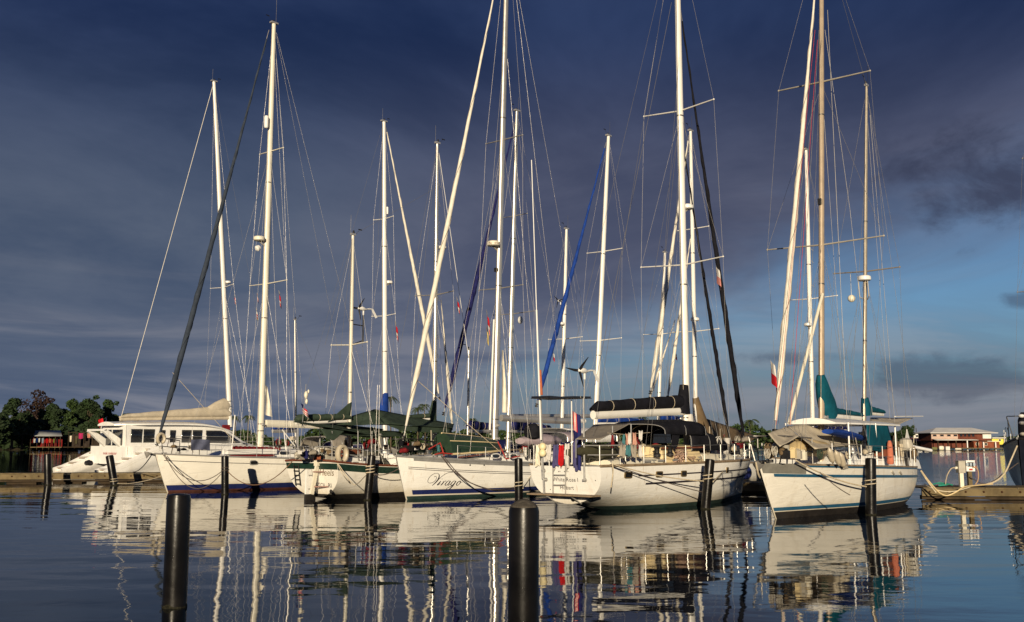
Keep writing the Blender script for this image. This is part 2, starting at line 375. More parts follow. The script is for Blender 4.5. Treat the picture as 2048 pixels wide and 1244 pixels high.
def leaf_cloud(b, c, r, n, rnd, size, squash=.8):
    for _ in range(n):
        while True:
            d = Vector((rnd.uniform(-1, 1), rnd.uniform(-1, 1), rnd.uniform(-1, 1)))
            if .25 < d.length < 1: break
        p = Vector(c) + Vector((d.x * r, d.y * r, d.z * r * squash))
        a = Vector((rnd.gauss(0, 1), rnd.gauss(0, 1), rnd.gauss(0, .7))).normalized(); q = a.orthogonal().normalized()
        k = size * rnd.uniform(.5, 1.25)
        b.add([p - a * k, p + q * k * .55, p + a * k, p - q * k * .55], [(0, 1, 2, 3)])
def tree(base, h, w, m, seed, label, name='broadleaf_tree', group='trees on the left shore', dens=1.0, leaf=.5):
    rnd = random.Random(seed); e = thing(name, label, 'tree', base, 0, group)
    t = MB(); t.loft([(0, 0, -.3), (rnd.uniform(-.3, .3), 0, h * .3), (rnd.uniform(-.6, .6), .2, h * .72)], [.38, .28, .12], None, 7)
    crown = MB()
    for i in range(20):
        a = rnd.uniform(0, 6.28); rr = w * .5 * rnd.uniform(.1, 1.0); z = h * rnd.uniform(.22, .80)
        if z > h * .6: rr *= max(.12, 1 - (z / h - .6) * 3.2)
        c = Vector((rr * math.cos(a), rr * .7 * math.sin(a), z)); r = w * rnd.uniform(.09, .20)
        t.loft([(0, 0, h * .25), c * .6 + Vector((0, 0, h * .12)), c], [.14, .08, .03], None, 5)
        leaf_cloud(crown, c, r, int(75 * dens), rnd, leaf, rnd.uniform(.6, 1.1))
        for _ in range(3):
            q = c + Vector((rnd.gauss(0, 1), rnd.gauss(0, 1), rnd.gauss(.2, .8))) * r * .5; leaf_cloud(crown, q, r * .45, int(14 * dens), rnd, leaf * .9)
    leaf_cloud(crown, (0, 0, h * .83), w * .17, int(90 * dens), rnd, leaf)
    t.build('trunk', BARK, e); crown.build('crown', m, e, None, 1)
    return e
def palm(base, h, seed, label, group='palms along the far shore', fr=2.6):
    rnd = random.Random(seed); e = thing('palm_tree', label, 'palm tree', base, 0, group)
    lean = rnd.uniform(-.8, .8)
    t = MB(); t.loft([(0, 0, -.3), (lean * .2, 0, h * .4), (lean, 0, h)], [.24, .17, .13], None, 7); t.build('trunk', BARK, e)
    c = MB()
    for i in range(17):
        a = 6.28 * i / 17 + rnd.uniform(-.2, .2); up = rnd.uniform(-.2, 1.1); L = fr * rnd.uniform(.8, 1.15)
        pts = []
        for k in range(8):
            u = k / 7; pts.append(Vector((lean + math.cos(a) * L * u * (1 - .2 * max(0, up)), math.sin(a) * L * u, h + L * (.55 * up * u - .75 * u * u))))
        sd_ = Vector((-math.sin(a), math.cos(a), 0))
        for k in range(7):
            wd = .42 * (1 - abs(k / 7 - .4))
            for s_ in (-1, 1):
                for q in (0, .5):
                    p = pts[k].lerp(pts[k + 1], q); p2 = pts[k].lerp(pts[k + 1], q + .42)
                    dr = Vector((0, 0, -.55 * wd))
                    c.add([p, p2, p2 + sd_ * (s_ * wd) + dr, p + sd_ * (s_ * wd) + dr + (p2 - p) * .6], [(0, 1, 2, 3)])
    c.build('crown', PALM, e, None, 1)
    return e
# trees of the left bank: (pixel column, pixel row of the top, distance, width in pixels, kind)
TREES = [(-20, 820, 250, 90, 0, 'tall dark tree at the very left edge of the shore'),
         (24, 786, 262, 70, 0, 'dark tree at the left, left of the reddish tree'),
         (70, 768, 290, 82, 2, 'reddish thin-crowned tree standing highest at the left'),
         (100, 800, 275, 66, 0, 'dark tree right above the red hut'),
         (140, 790, 296, 70, 1, 'green tree directly right of the reddish tree'),
         (172, 788, 288, 66, 0, 'rounded dark green tree above the hanging washing'),
         (212, 790, 300, 62, 1, 'olive green tree at the right end of the left wood'),
         (44, 830, 268, 80, 0, 'low dark tree behind the red hut'),
         (188, 838, 280, 76, 0, 'low spreading tree behind the hanging washing'),
         (236, 835, 305, 40, 1, 'small tree just left of the catamaran boom')]
for i, (px, py, D, w, k, lab) in enumerate(TREES):
    g = P(px, 890, D); top = P(px, py, D)
    tree((g.x, D, .4), top.z - .4, w * D / F_PX, (LEAF, LEAF2, LEAF3)[k], 40 + i, lab, dens=(1.1 if k == 2 else 3.2), leaf=.46)
def woods(name, x0, x1, y, h0, h1, n, m, seed, size=.9):
    rnd = random.Random(seed); b = MB()
    for i in range(n):
        x = x0 + (x1 - x0) * rnd.random(); k = .5 + .5 * noise.noise(Vector((x * .045, seed, 0))) + .25 * noise.noise(Vector((x * .16, seed, 3)))
        hh = h0 + (h1 - h0) * max(0, min(1, k * 1.5 - .3)); z = .3 + hh * rnd.random() ** .75
        p = Vector((x, y + rnd.uniform(-5, 5), z)); a = Vector((rnd.gauss(0, 1), rnd.gauss(0, 1), rnd.gauss(0, .6))).normalized(); q = a.orthogonal().normalized(); s_ = size * rnd.uniform(.5, 1.2)
        b.add([p - a * s_, p + q * s_ * .6, p + a * s_, p - q * s_ * .6], [(0, 1, 2, 3)])
    o = stuff(b.build(name, m, None, (x0, y, 0), 1)); return o
tag(woods('undergrowth', -190, -110, 276, 3.0, 6.5, 5200, LEAF, 3), 'dark mangrove undergrowth along the left bank behind the red hut', 'bushes')
tag(woods('shore_wood', -112, 92, 338, 2.0, 9.0, 11000, LEAF2, 11), 'low green wood along the shore behind the masts', 'wood')
tag(woods('far_wood', 98, 420, 448, 2.5, 6.0, 9000, LEAF, 23, 1.0), 'low dark tree line along the far shore at the right', 'wood')
for i, (px, py, D, h, lab) in enumerate([
        (783, 790, 300, 2.6, 'tall palm behind the mast with the blue sail cover'), (497, 828, 310, 2.3, 'palm seen between the catamaran mast and the cream mast'),
        (1497, 836, 270, 2.6, 'palm standing right of the brown awning'), (1284, 832, 300, 2.3, 'small palm seen under the white boom'),
        (836, 812, 310, 2.6, 'palm just right of the cream furled jib foot'), (944, 834, 315, 2.4, 'palm right of the green upturned dinghy'),
        (852, 806, 330, 2.6, 'palm behind the tall mast with steps'), (474, 830, 330, 2.0, 'small palm just right of the catamaran mast'),
        (1236, 834, 315, 2.2, 'small palm seen below the left end of the white boom'), (250, 824, 320, 2.4, 'slim palm left of the catamaran boom end'), (272, 828, 335, 2.2, 'slim palm behind the catamaran boom end')]):
    t_ = P(px, py, D); palm((t_.x, D, .4), t_.z - 1.0, 60 + i, lab, fr=h * 1.2)
tree(Vector((P(1812, 880, 300).x, 300, .4)), 6.6, 6.5, LEAF, 91, 'dark leafy tree by the white shed on the right shore', group='trees on the right shore', dens=1.6)
tree(Vector((P(1786, 880, 310).x, 310, .4)), 4.8, 5.0, LEAF, 92, 'low dark tree half hidden by the rightmost ketch', group='trees on the right shore', dens=1.4)

# ------------------------------------------------------------------ sailing boats
UA = math.atan2(.777, .63)
def proj(w):
    d = Vector(w) - CAMP; z = d.y * CP + d.z * SP; y = -d.y * SP + d.z * CP
    return 1024 + F_PX * d.x / z, 622 - F_PX * y / z
def sst(x, a, b):
    x = max(0, min(1, (x - a) / (b - a))); return x * x * (3 - 2 * x)
class Boat:
    def __init__(s, name, label, bow, anchor, L, B, fb, over, so, tw=.7, tm=.55, zst=.1, keel=-.6, turn=0.0, fine=2.0, group=None, cat='sailboat'):
        s.near = 1 if bow == 'left' else -1
        s.a = (UA + math.pi if bow == 'left' else UA) + turn
        s.f = Vector((math.cos(s.a), math.sin(s.a), 0)); s.l = Vector((-math.sin(s.a), math.cos(s.a), 0))
        an = Vector((anchor[0], anchor[1], 0))
        s.o = an - s.f * (L / 2) if bow == 'left' else an + s.f * (L / 2)
        s.L, s.B, s.fb, s.over, s.so, s.tw, s.tm, s.zst, s.keel, s.fine = L, B, fb, over, so, tw, tm, zst, keel, fine
        s.e = thing(name, label, cat, s.o, s.a, group)
    # frames
    def loc(s, w): d = Vector(w) - s.o; return Vector((d.dot(s.f), d.dot(s.l), d.z))
    def wor(s, p): return s.o + s.f * p[0] + s.l * p[1] + Vector((0, 0, p[2]))
    def c(s, px, py, o=0.0):
        off = o * s.near; r = ray(px, py); return s.loc(CAMP + r * ((off - (CAMP - s.o).dot(s.l)) / r.dot(s.l)))
    def cx(s, px, py, x):
        r = ray(px, py); return s.loc(CAMP + r * ((x - (CAMP - s.o).dot(s.f)) / r.dot(s.f)))
    def cz(s, px, py, z): return s.loc(WL(px, py, z))
    # hull form, t = 0 at the stem, 1 at the transom
    def hb(s, t):
        if t < s.tm: k = 1 - (1 - t / s.tm) ** s.fine
        else: k = 1 - (1 - s.tw) * ((t - s.tm) / (1 - s.tm)) ** 1.8
        return s.B / 2 * k + .03
    def fz(s, t):
        a, m, b = s.fb; return a * (1 - t) * (1 - 2 * t) + 4 * m * t * (1 - t) + b * t * (2 * t - 1)
    def zb(s, t): return s.keel + (s.zst - s.keel) * sst(t, .62, 1.02) - .0
    def xb(s, z): return s.L / 2 + (s.over * (z / s.fb[0]) ** .95 if z > 0 else 1.3 * z)
    def xs(s, z): return -s.L / 2 - s.so * z / s.fb[2]
    def hy(s, t, z):
        v = max(0, min(1, (z - s.zb(t)) / (s.fz(t) - s.zb(t)))); w = sst(t, 0, .5)
        return s.hb(t) * ((1 - w) * v ** .8 + w * (1 - (1 - v) ** 2.8) ** .55)
    def pt(s, t, z, sd_=1): return Vector((s.xb(z) + (s.xs(z) - s.xb(z)) * t, sd_ * s.hy(t, z), z))
    def nrm(s, t, z, sd_):
        e = .004; a = s.pt(min(1, t + e), z, sd_) - s.pt(max(0, t - e), z, sd_); b = s.pt(t, z + .02, sd_) - s.pt(t, z - .02, sd_)
        n = a.cross(b).normalized(); return n if n.y * sd_ > 0 else -n
    def tz(s, x, z): return max(0, min(1, (s.xb(z) - x) / (s.xb(z) - s.xs(z))))
    def side(s, x, z, off=.006, sd_=None):
        sd_ = sd_ or s.near; t = s.tz(x, z); return s.pt(t, z, sd_) + s.nrm(t, z, sd_) * off
    def sidepx(s, px, py, off=.006):          # the point of the near topside behind a pixel
        y = s.B * .4
        for _ in range(14):
            p = s.c(px, py, y); y = .5 * y + .5 * abs(s.side(p.x, p.z, 0).y)
        p = s.c(px, py, y); return s.side(p.x, p.z, off)
    def tx(s, x):
        a, b = s.L / 2 + s.over, -s.L / 2 - s.so; return max(0, min(1, (a - x) / (a - b)))
    def dz(s, x): return s.fz(s.tx(x))
    def edge(s, x, inset=.08): return s.hb(s.tx(x)) - inset
    def hull(s, m, deckm=None, railm=None, rail_r=.035, nt=48, nv=24):
        b = MB()
        def row(i, j, sd_):
            t = (i / nt) ** 1.25; v = j / nv; z = s.zb(t) + (s.fz(t) - s.zb(t)) * v; return s.pt(t, z, sd_)
        for sd_ in (1, -1): b.grid(lambda u, v: row(round(u * nt), round(v * nv), sd_), nt, nv)
        tr = [s.pt(1, s.zst + (s.fz(1) - s.zst) * j / nv, 1) for j in range(nv + 1)] + [s.pt(1, s.zst + (s.fz(1) - s.zst) * j / nv, -1) for j in range(nv, -1, -1)]
        b.add(tr, [(j, j + 1, 2 * nv - j, 2 * nv + 1 - j) for j in range(nv)])
        o = b.build('hull', m, s.e, None, 50)
        d = MB(); d.grid(lambda u, v: s._dk(u, v), nt, 8); d.build('deck', deckm or W_DECK, s.e)
        if railm:
            for sd_ in (1, -1):
                q = MB(); pts = [s.pt(i / 30, s.fz(i / 30), sd_) + Vector((0, 0, rail_r * .4)) for i in range(31)]
                q.loft(pts, rail_r, rail_r * 1.15, 6, (0, 1, 0)); q.build('toe_rail', railm, s.e)
        return o
    def _dk(s, u, v):
        t = .004 + u * .994; p = s.pt(t, s.fz(t) - .03, 1); y = p.y * (2 * v - 1) * .99
        return Vector((p.x, y, p.z + .07 * (1 - (2 * v - 1) ** 2)))
    def stripe(s, name, m, z0, z1, t0=0.004, t1=1.0, off=.012, n=70, both=True):
        f0 = z0 if callable(z0) else (lambda t: z0); f1 = z1 if callable(z1) else (lambda t: z1)
        o = None
        for sd_ in ((1, -1) if both else (s.near,)):
            b = MB()
            def fn(u, v):
                t = t0 + (t1 - t0) * u; z = f0(t) + (f1(t) - f0(t)) * v; z = max(z, s.zb(t) + .01); return s.pt(t, z, sd_) + s.nrm(t, z, sd_) * off
            b.grid(fn, n, 8); o = b.build(name, m, s.e)
        return o
    def part(s, b, name, m, parent=None): return b.build(name, m, parent or s.e)
    def own(s, b, name, m, org, label, cat, group=None):   # a thing of its own that rests on the boat
        o = b.build(name, m, None, org); o.location = s.wor(org); o.rotation_euler = (0, 0, s.a); return tag(o, label, cat, group)
    def tubes(s, name, m, paths, r=.014, n=5, parent=None):
        b = MB()
        for p in paths: b.tube(p, r, n)
        return b.build(name, m, parent or s.e)
    # superstructure
    def trunk(s, x0, x1, w0, w1, h0, h1, m, name='cabin', slope=.5, z=None, back=.1):
        """cabin trunk from x0 (front) back to x1, half widths w0/w1, heights h0/h1 above the deck"""
        b = MB(); secs = [(x0, w0, .02), (x0 - slope, w0, h0)]
        k = 5
        for i in range(1, k + 1):
            u = i / k; secs.append((x0 - slope + (x1 + back - x0 + slope) * u, w0 + (w1 - w0) * u, h0 + (h1 - h0) * u))
        secs.append((x1, w1, .02))
        def ring(x, w, h):
            zd = (s.dz(x) if z is None else z) - .03; e = min(.09, h * .4); return [(x, -w, zd), (x, -w * .94, zd + h - e), (x, -w * .86, zd + h), (x, 0, zd + h + .05 * min(1, h * 3)), (x, w * .86, zd + h), (x, w * .94, zd + h - e), (x, w, zd)]
        rs = [ring(*q) for q in secs]; n = 7
        vs = [p for r_ in rs for p in r_]; fs = []
        for i in range(len(rs) - 1):
            for j in range(n - 1): fs.append((i * n + j, i * n + j + 1, (i + 1) * n + j + 1, (i + 1) * n + j))
        fs += [tuple(range(n))[::-1], tuple((len(rs) - 1) * n + j for j in range(n))]
        b.add(vs, fs); return b.build(name, m, s.e, None, 30)
    def portlight(s, p, n, w, h, frame=STEEL, glass=GLASS, parent=None, up=(0, 0, 1), r=.45):
        p = Vector(p); n = Vector(n).normalized(); sd_ = Vector(up).cross(n).normalized(); u = n.cross(sd_)
        def oval(ww, hh, d, k=16):
            out = []
            for i in range(k):
                a = 2 * math.pi * i / k; ca, sa = math.cos(a), math.sin(a)
                out.append(p + sd_ * (ww / 2 * math.copysign(abs(ca) ** r, ca)) + u * (hh / 2 * math.copysign(abs(sa) ** r, sa)) + n * d)
            return out
        b = MB(); b.prism(oval(w, h, -.02), n * .035); f = b.build('porthole', frame, parent or s.e)
        g = MB(); g.prism(oval(w * .78, h * .66, .0), n * .02); g.build('pane', glass, f)
        return f
    def rails(s, t0, t1, n, h=.62, m=None, inset=.08, wires=2):
        m = m or STEEL; src = None
        for sd_ in (1, -1):
            ps = []
            for i in range(n):
                t = t0 + (t1 - t0) * i / (n - 1); p = s.pt(t, s.fz(t), sd_); p.y -= sd_ * inset; ps.append(p)
                if src is None:
                    b = MB(); b.tube([(0, 0, -.02), (0, 0, h)], .014, 6); src = b.build('stanchion', m, s.e); src.location = p
                else: again(src, p, s.e)
            for k in range(wires):
                z = h * (1 - .48 * k); b = MB()
                for i in range(n - 1): b.tube([ps[i] + Vector((0, 0, z)), ps[i].lerp(ps[i + 1], .5) + Vector((0, 0, z - .015)), ps[i + 1] + Vector((0, 0, z))], .0075, 4)
                b.build('lifeline', WIRE, s.e)
        return src
    def pulpit(s, t=.14, h=.68, m=None, lean=.15):
        m = m or DSTEEL; paths = []; a = s.pt(t, s.fz(t), 1); tip = Vector((s.L / 2 + s.over + lean, 0, s.fb[0] + h))
        for k in (1.0, .5):
            A = Vector((a.x, a.y - .08, a.z + h * k)); q = [A, Vector((a.x + (tip.x - a.x) * .6, a.y * .62, tip.z - h * (1 - k))), Vector((tip.x - .02, .16, tip.z - h * (1 - k)))]
            q += [Vector((p.x, -p.y, p.z)) for p in q[::-1]]; paths.append(catmull(q, 4) if k == 1.0 else q[:2])
            if k != 1.0: paths.append([Vector((p.x, -p.y, p.z)) for p in q[:2]])
        for sd_ in (1, -1):
            paths.append([Vector((a.x, sd_ * (a.y - .08), a.z - .02)), Vector((a.x, sd_ * (a.y - .08), a.z + h))])
            t2 = t * .35; c_ = s.pt(t2, s.fz(t2), sd_); paths.append([c_ + Vector((0, -sd_ * .05, -.02)), Vector((a.x + (tip.x - a.x) * .6, sd_ * a.y * .62, tip.z))])
        return s.tubes('pulpit', m, paths, .021, 6)
    def pushpit(s, t=.9, h=.68, m=None):
        m = m or STEEL; paths = []; e = s.pt(1, s.fz(1), 1); a = s.pt(t, s.fz(t), 1)
        for k in (1.0, .55):
            z = e.z + h * k; q = [Vector((a.x, a.y - .08, a.z + h * k)), Vector((e.x + .12, e.y - .1, z)), Vector((e.x + .06, e.y * .45, z)), Vector((e.x + .06, .2, z))]
            paths.append(q); paths.append([Vector((p.x, -p.y, p.z)) for p in q])
        for sd_ in (1, -1):
            for x, y in ((a.x, a.y - .08), (e.x + .12, e.y - .1), (e.x + .06, e.y * .45)):
                paths.append([Vector((x, sd_ * y, e.z - .03)), Vector((x, sd_ * y, e.z + h))])
        return s.tubes('pushpit', m, paths, .021, 6)
    # rig
    def at_row(s, a, b, py):
        lo, hi = 0.0, 1.0                     # a is the foot, b the head
        for _ in range(40):
            k = (lo + hi) / 2
            if proj(s.wor(a.lerp(b, k)))[1] > py: lo = k
            else: hi = k
        return a.lerp(b, lo)
    def mast(s, top, base, r, m, spr=(), foot=None, wires=True, head=True, chain=None, spr_m=None, name='mast', asp=1.35, back=0, w_r=.0054, whip=.9):
        top = s.c(*top) if not isinstance(top, Vector) else top; base = s.c(*base) if not isinstance(base, Vector) else base
        r *= .86; d = (top - base).normalized()
        zf = s.dz(base.x) - .05 if foot is None else foot
        low = base + d * ((zf - base.z) / d.z)
        H = (top - low).length; b = MB(); ks = [0, .3, .6, .85, 1.0]
        b.loft([low + d * (H * k) for k in ks], [r, r, r * .97, r * .85, r * .7], [r * asp, r * asp, r * asp * .97, r * asp * .85, r * asp * .66], 12, (0, 1, 0))
        mo = b.build(name, m, s.e)
        tr = MB(); tr.bar(low + d * (.12 * H) + Vector((-r * asp - .006, 0, 0)), top - d * .2 + Vector((-r * asp * .72, 0, 0)), .03, .03, (1, 0, 0)); tr.build('sail_track', spr_m or ALU, mo)
        bd = MB()
        for k in [.06, .075] + [proj_k for proj_k in (.31, .62)]: q = low + d * (H * k); bd.loft([q, q + d * .05], r * 1.06, r * asp * 1.06, 12, (0, 1, 0))
        each(bd, 'mast_band', DSTEEL, mo)
        if wires:
            for sd_, hh in ((1, 1.15), (-1, 1.35), (1, 1.75)):
                wn_ = MB(); q = low + d * hh + Vector((0, sd_ * r, 0)); wn_._lathe(q, Vector((0, sd_, 0)), [(.07, -.01), (.07, .03), (.045, .05), (.045, .10), (.065, .13)], 10, 0); wn_.build('mast_winch', STEEL, mo)
        tips = {1: [], -1: []}; roots = []
        for py, half in spr:
            q = s.at_row(low, top, py); roots.append(q)
            for sd_ in (1, -1):
                tip = q + Vector((-.10 * half, sd_ * half, .05 * half)); tips[sd_].append(tip)
                b = MB(); b.loft([q, tip], [.055, .035], [.03, .022], 6, (1, 0, 0)); b.ball(tip, .04, 6, 4); sp_ = b.build('spreader', spr_m or m, mo)
        if wires:
            cy = chain or s.edge(low.x, .12)
            for sd_ in (1, -1):
                cpnt = Vector((low.x - .15, sd_ * cy, s.dz(low.x) - .02)); b = MB()
                path = [top - d * .15] + tips[sd_] + [cpnt]
                for i in range(len(path) - 1): b.tube([path[i], path[i + 1]], w_r, 4)
                for i, q in enumerate(roots):
                    if i == len(roots) - 1:
                        for dx in (-.75, .55): b.tube([q - d * .1, Vector((low.x + dx, sd_ * (s.edge(low.x + dx, .14)), s.dz(low.x + dx) - .02))], w_r, 4)
                    else: b.tube([q - d * .1, tips[sd_][i + 1]], w_r, 4)
                b.build('shroud', WIRE, s.e)
            hl = MB()
            hl.tube([top + Vector((r * asp * .9, .05, -.15)), low + Vector((r * asp * 1.6, .09, .9))], .007, 4)
            hl.tube([top + Vector((-r * asp * .9, -.05, -.15)), low + Vector((-r * asp * 2.2, -.1, 1.0))], .007, 4)
            each(hl, 'halyard', ROPE, s.e)
        if head:
            b = MB(); b.box(top + Vector((0, 0, .03)), (r * 3.4, r * 1.6, .09)); hd = b.build('masthead', ALU, mo)
            b = MB(); b.tube([top + Vector((-.1, .04, 0)), top + Vector((-.1, .04, whip))], .008, 4); b.tube([top + Vector((.12, 0, 0)), top + Vector((.38, .02, .28))], .007, 4)
            b.box(top + Vector((.44, .02, .31)), (.22, .01, .05)); b.lathe(top + Vector((.02, -.02, .07)), [(.045, 0), (.05, .05), (.03, .13), (.001, .15)], 8)
            b.build('wind_sensor', BLACKP, mo)
        mo['_'] = 0; del mo['_']
        return mo, low, top
    def stay(s, p, q, r=.006, m=None, name='stay'):
        b = MB(); b.tube([p, q], r, 5); return b.build(name, m or WIRE, s.e)
    def furled(s, p, q, r, m, name='furled_jib', drum=True, stripe=None):
        """rolled sail from the head p down to the tack q"""
        p, q = Vector(p), Vector(q); n = 46; b = MB(); pts = []; ra = []
        d = (q - p); L = d.length; sag = -.004 * L
        ax = d.normalized(); o1 = ax.orthogonal().normalized(); o2 = ax.cross(o1)
        for i in range(n + 1):
            u = i / n; k = .30 + .70 * sst(u, 0, .75); k *= 1 - .55 * sst(u, .9, 1.0)
            w = i * 1.9; pts.append(p.lerp(q, .025 + .95 * u) + Vector((0, 0, sag * 4 * u * (1 - u))) + (o1 * math.cos(w) + o2 * math.sin(w)) * r * .035)
            ra.append(r * k * (1 + .05 * math.sin(i * 2.7) + .05 * noise.noise(Vector((i * .9, L, 0)))))
        b.loft(pts, ra, [x * .92 for x in ra], 9); o = b.build(name, m, s.e, None, 60)
        ed = MB(); sp = []
        for i in range(n * 4 + 1):
            u = i / 4; k = min(int(u), n - 1); f_ = u - k; q_ = pts[k].lerp(pts[k + 1], f_); rr = (ra[k] + (ra[k + 1] - ra[k]) * f_) * 1.0 + .003; w = u * .95; sp.append(q_ + (o1 * math.cos(w) + o2 * math.sin(w)) * rr)
        ed.tube(sp, .014, 4); ed.build('sail_edge', GREYC if m is SAILC else m, o)
        w_ = MB(); w_.tube([p, pts[0]], .02, 5); w_.tube([pts[-1], q], .02, 5); each(w_, 'forestay', WIRE, o)
        if drum:
            g = MB(); g.lathe(q - ax * .18, [(.03, -.05), (.09, -.03), (.09, .0), (.04, .01), (.04, .08), (.09, .09), (.09, .12), (.03, .14)], 10, ax); g.build('furling_drum', BLACKP, o)
        return o
    def radar(s, p, r, sgn=1, m=None, back=None):
        p = Vector(p); b = MB(); b._lathe(p, Vector((0, 0, 1)), [(r * .8, -r * .42), (r * .98, -r * .3), (r, -r * .05), (r * .97, r * .2), (r * .8, r * .36), (r * .3, r * .42)], 16, 0)
        o = b.build('radar_dome', m or W_PAINT, s.e)
        k = MB(); a = back if back is not None else p - Vector((sgn * (r + .22), 0, 0)); k.bar(p - Vector((0, 0, r * .45)), a - Vector((0, 0, r * .45)), .12, .05); k.bar(p - Vector((0, 0, r * .45)), a - Vector((0, 0, r * .45 + .3)), .05, .05); k.build('bracket', GREYB, o)
        return o
    def boom(s, p, q, r, m, cover=None, h0=.28, h1=.14, wd=.15, rise=.0, head=None, name='boom', ties=True, hs=1.0):
        """boom from the gooseneck p to the end q, with a canvas cover of half height h0 .. h1 lying on it"""
        p, q = Vector(p), Vector(q); b = MB(); b.loft([p, q], r, r * 1.25, 10, (0, 1, 0)); bo = b.build(name, m, s.e)
        if cover:
            k = 18; pts, ra, rb = [], [], []
            for i in range(k + 1):
                u = i / k; hh = h0 + (h1 - h0) * u; hh *= (1 + .10 * noise.noise(Vector((i * .55, h0 * 9, 2)))); hh *= .35 + .65 * sst(u, -.02, .05); hh *= .45 + .55 * sst(1 - u, -.01, .05)
                pts.append(p.lerp(q, u) + Vector((0, 0, r * .7 + hh + rise * (1 - u)))); rb.append(hh); ra.append(wd * (.7 + .3 * hh / max(h0, .01)))
            c_ = MB(); c_.loft(pts, ra, rb, 14, (0, 1, 0)); co = c_.build('sail_cover', cover, bo, None, 60)
            if head:                          # cover carried up the mast
                c2 = MB(); hp = p + Vector((0, 0, 0)); c2.loft([hp + Vector((-.12, 0, -.1)), hp + Vector((-.10, 0, .35 * head)), hp + Vector((-.03, 0, .7 * head)), hp + Vector((.0, 0, head))], [.24 * hs, .22 * hs, .20 * hs, .17 * hs], [.44 * hs, .36 * hs, .26 * hs, .21 * hs], 12, (0, 1, 0)); c2.build('mast_collar', cover, bo, None, 60)
            t = MB()
            for i in (range(3, k, 4) if ties else ()): t.loft([pts[i] + Vector((-.015, 0, 0)), pts[i] + Vector((.015, 0, 0))], ra[i] * 1.03, rb[i] * 1.03, 14, (0, 1, 0))
            each(t, 'sail_tie', ROPE, bo)
        return bo
    def patch(s, name, m, cs, sag=.15, nu=12, nv=8, wr=.03, parent=None, seed=1.0):
        """cloth stretched between four corners (local points, in order round the edge)"""
        a, b_, c_, d = [Vector(x) for x in cs]; b = MB()
        def fn(u, v):
            p = a.lerp(b_, u).lerp(d.lerp(c_, u), v); k = 16 * u * (1 - u) * v * (1 - v)
            e = noise.noise(Vector((u * 3.1, v * 3.3, seed * 7.7))); return p + Vector((0, 0, -sag * k + wr * e * (.35 + k)))
        b.grid(fn, nu, nv); o = b.build(name, m, parent or s.e, None, 70)
        sm = o.modifiers.new('thickness', 'SOLIDIFY'); sm.thickness = .012
        return o
    def arch(s, name, m, x0, x1, w, z0, h0, h1, parent=None, p=.55, nx=8, bow_=0.0):
        """canvas hood: half hoops from x0 to x1"""
        b = MB()
        def fn(u, v):
            a = math.pi * v; h = h0 + (h1 - h0) * u + bow_ * 4 * u * (1 - u); ca = math.cos(a)
            return Vector((x0 + (x1 - x0) * u, w * math.copysign(abs(ca) ** .6, ca), z0 + h * math.sin(a) ** p - .015 * math.sin(u * 3.14 * 4) ** 2))
        b.grid(fn, nx, 16); o = b.build(name, m, parent or s.e, None, 60)
        sm = o.modifiers.new('thickness', 'SOLIDIFY'); sm.thickness = .015
        fr = MB()
        for u in (0, .5, 1.0): fr.tube([Vector(fn(u, v / 16)) - Vector((0, 0, .02)) for v in range(17)], .016, 5)
        each(fr, 'hoop', STEEL, o)
        return o
    def windgen(s, p, face=-1, size=.55, pole=None):
        p = Vector(p); b = MB(); k = size / .55
        b.loft([p + Vector((face * x * k, 0, z * k)) for x, z in ((.34, 0), (.30, 0), (.18, .02), (.0, .0), (-.12, -.01), (-.3, .03), (-.52, .05), (-.6, .03))], [x * k for x in (.03, .085, .11, .10, .05, .035, .03, .02)], None, 10)
        b.prism([p + Vector((face * x * k, -.012, z * k)) for x, z in ((-.5, .07), (-.62, .07), (-.92, -.32), (-.80, -.38))], (0, .024, 0))
        b.tube([p, p - Vector((0, 0, .3 * k))], .04 * k, 8)
        o = b.build('wind_generator', W_PAINT, s.e)
        if pole is not None: q = MB(); q.tube([p - Vector((0, 0, .25 * k)), Vector(pole)], .026, 7); q.build('pole', STEEL, o)
        for i in range(3):
            a = R(12 + 120 * i); dr = Vector((0, math.cos(a), math.sin(a))); g = MB(); c0 = p + Vector((face * .33 * k, 0, 0)); e1 = Vector((.03, 0, 0)); sd_ = dr.cross(Vector((1, 0, 0)))
            L = .62 * k; g.add([c0 + dr * .04 + sd_ * .05 * k, c0 + dr * L * .3 + sd_ * .065 * k, c0 + dr * L + sd_ * .01, c0 + dr * L - sd_ * .012, c0 + dr * .04 - sd_ * .04 * k, c0 + dr * .04 + sd_ * .05 * k + e1 * .5, c0 + dr * L * .3 + sd_ * .05 * k + e1, c0 + dr * L + e1 * .3, c0 + dr * L - sd_ * .012 + e1 * .2, c0 + dr * .04 - sd_ * .04 * k + e1],
                            [(0, 1, 2, 3, 4), (9, 8, 7, 6, 5), (0, 5, 6, 1), (1, 6, 7, 2), (2, 7, 8, 3), (3, 8, 9, 4), (4, 9, 5, 0)]); g.build('blade', BLACKP, o)
        return o
    def winch(s, p, r=.10):
        b = MB(); b._lathe(Vector(p), Vector((0, 0, 1)), [(r * 1.15, 0), (r * 1.1, .05), (r * .75, .1), (r * .75, .18), (r * 1.05, .22), (r * .5, .25)], 12, 0); return b.build('winch', STEEL, s.e)
    def cleat(s, p):
        b = MB(); p = Vector(p); b.tube([p + Vector((-.15, 0, .07)), p + Vector((.15, 0, .07))], .02, 5); b.tube([p, p + Vector((0, 0, .07))], .025, 5); return b.build('cleat', STEEL, s.e)
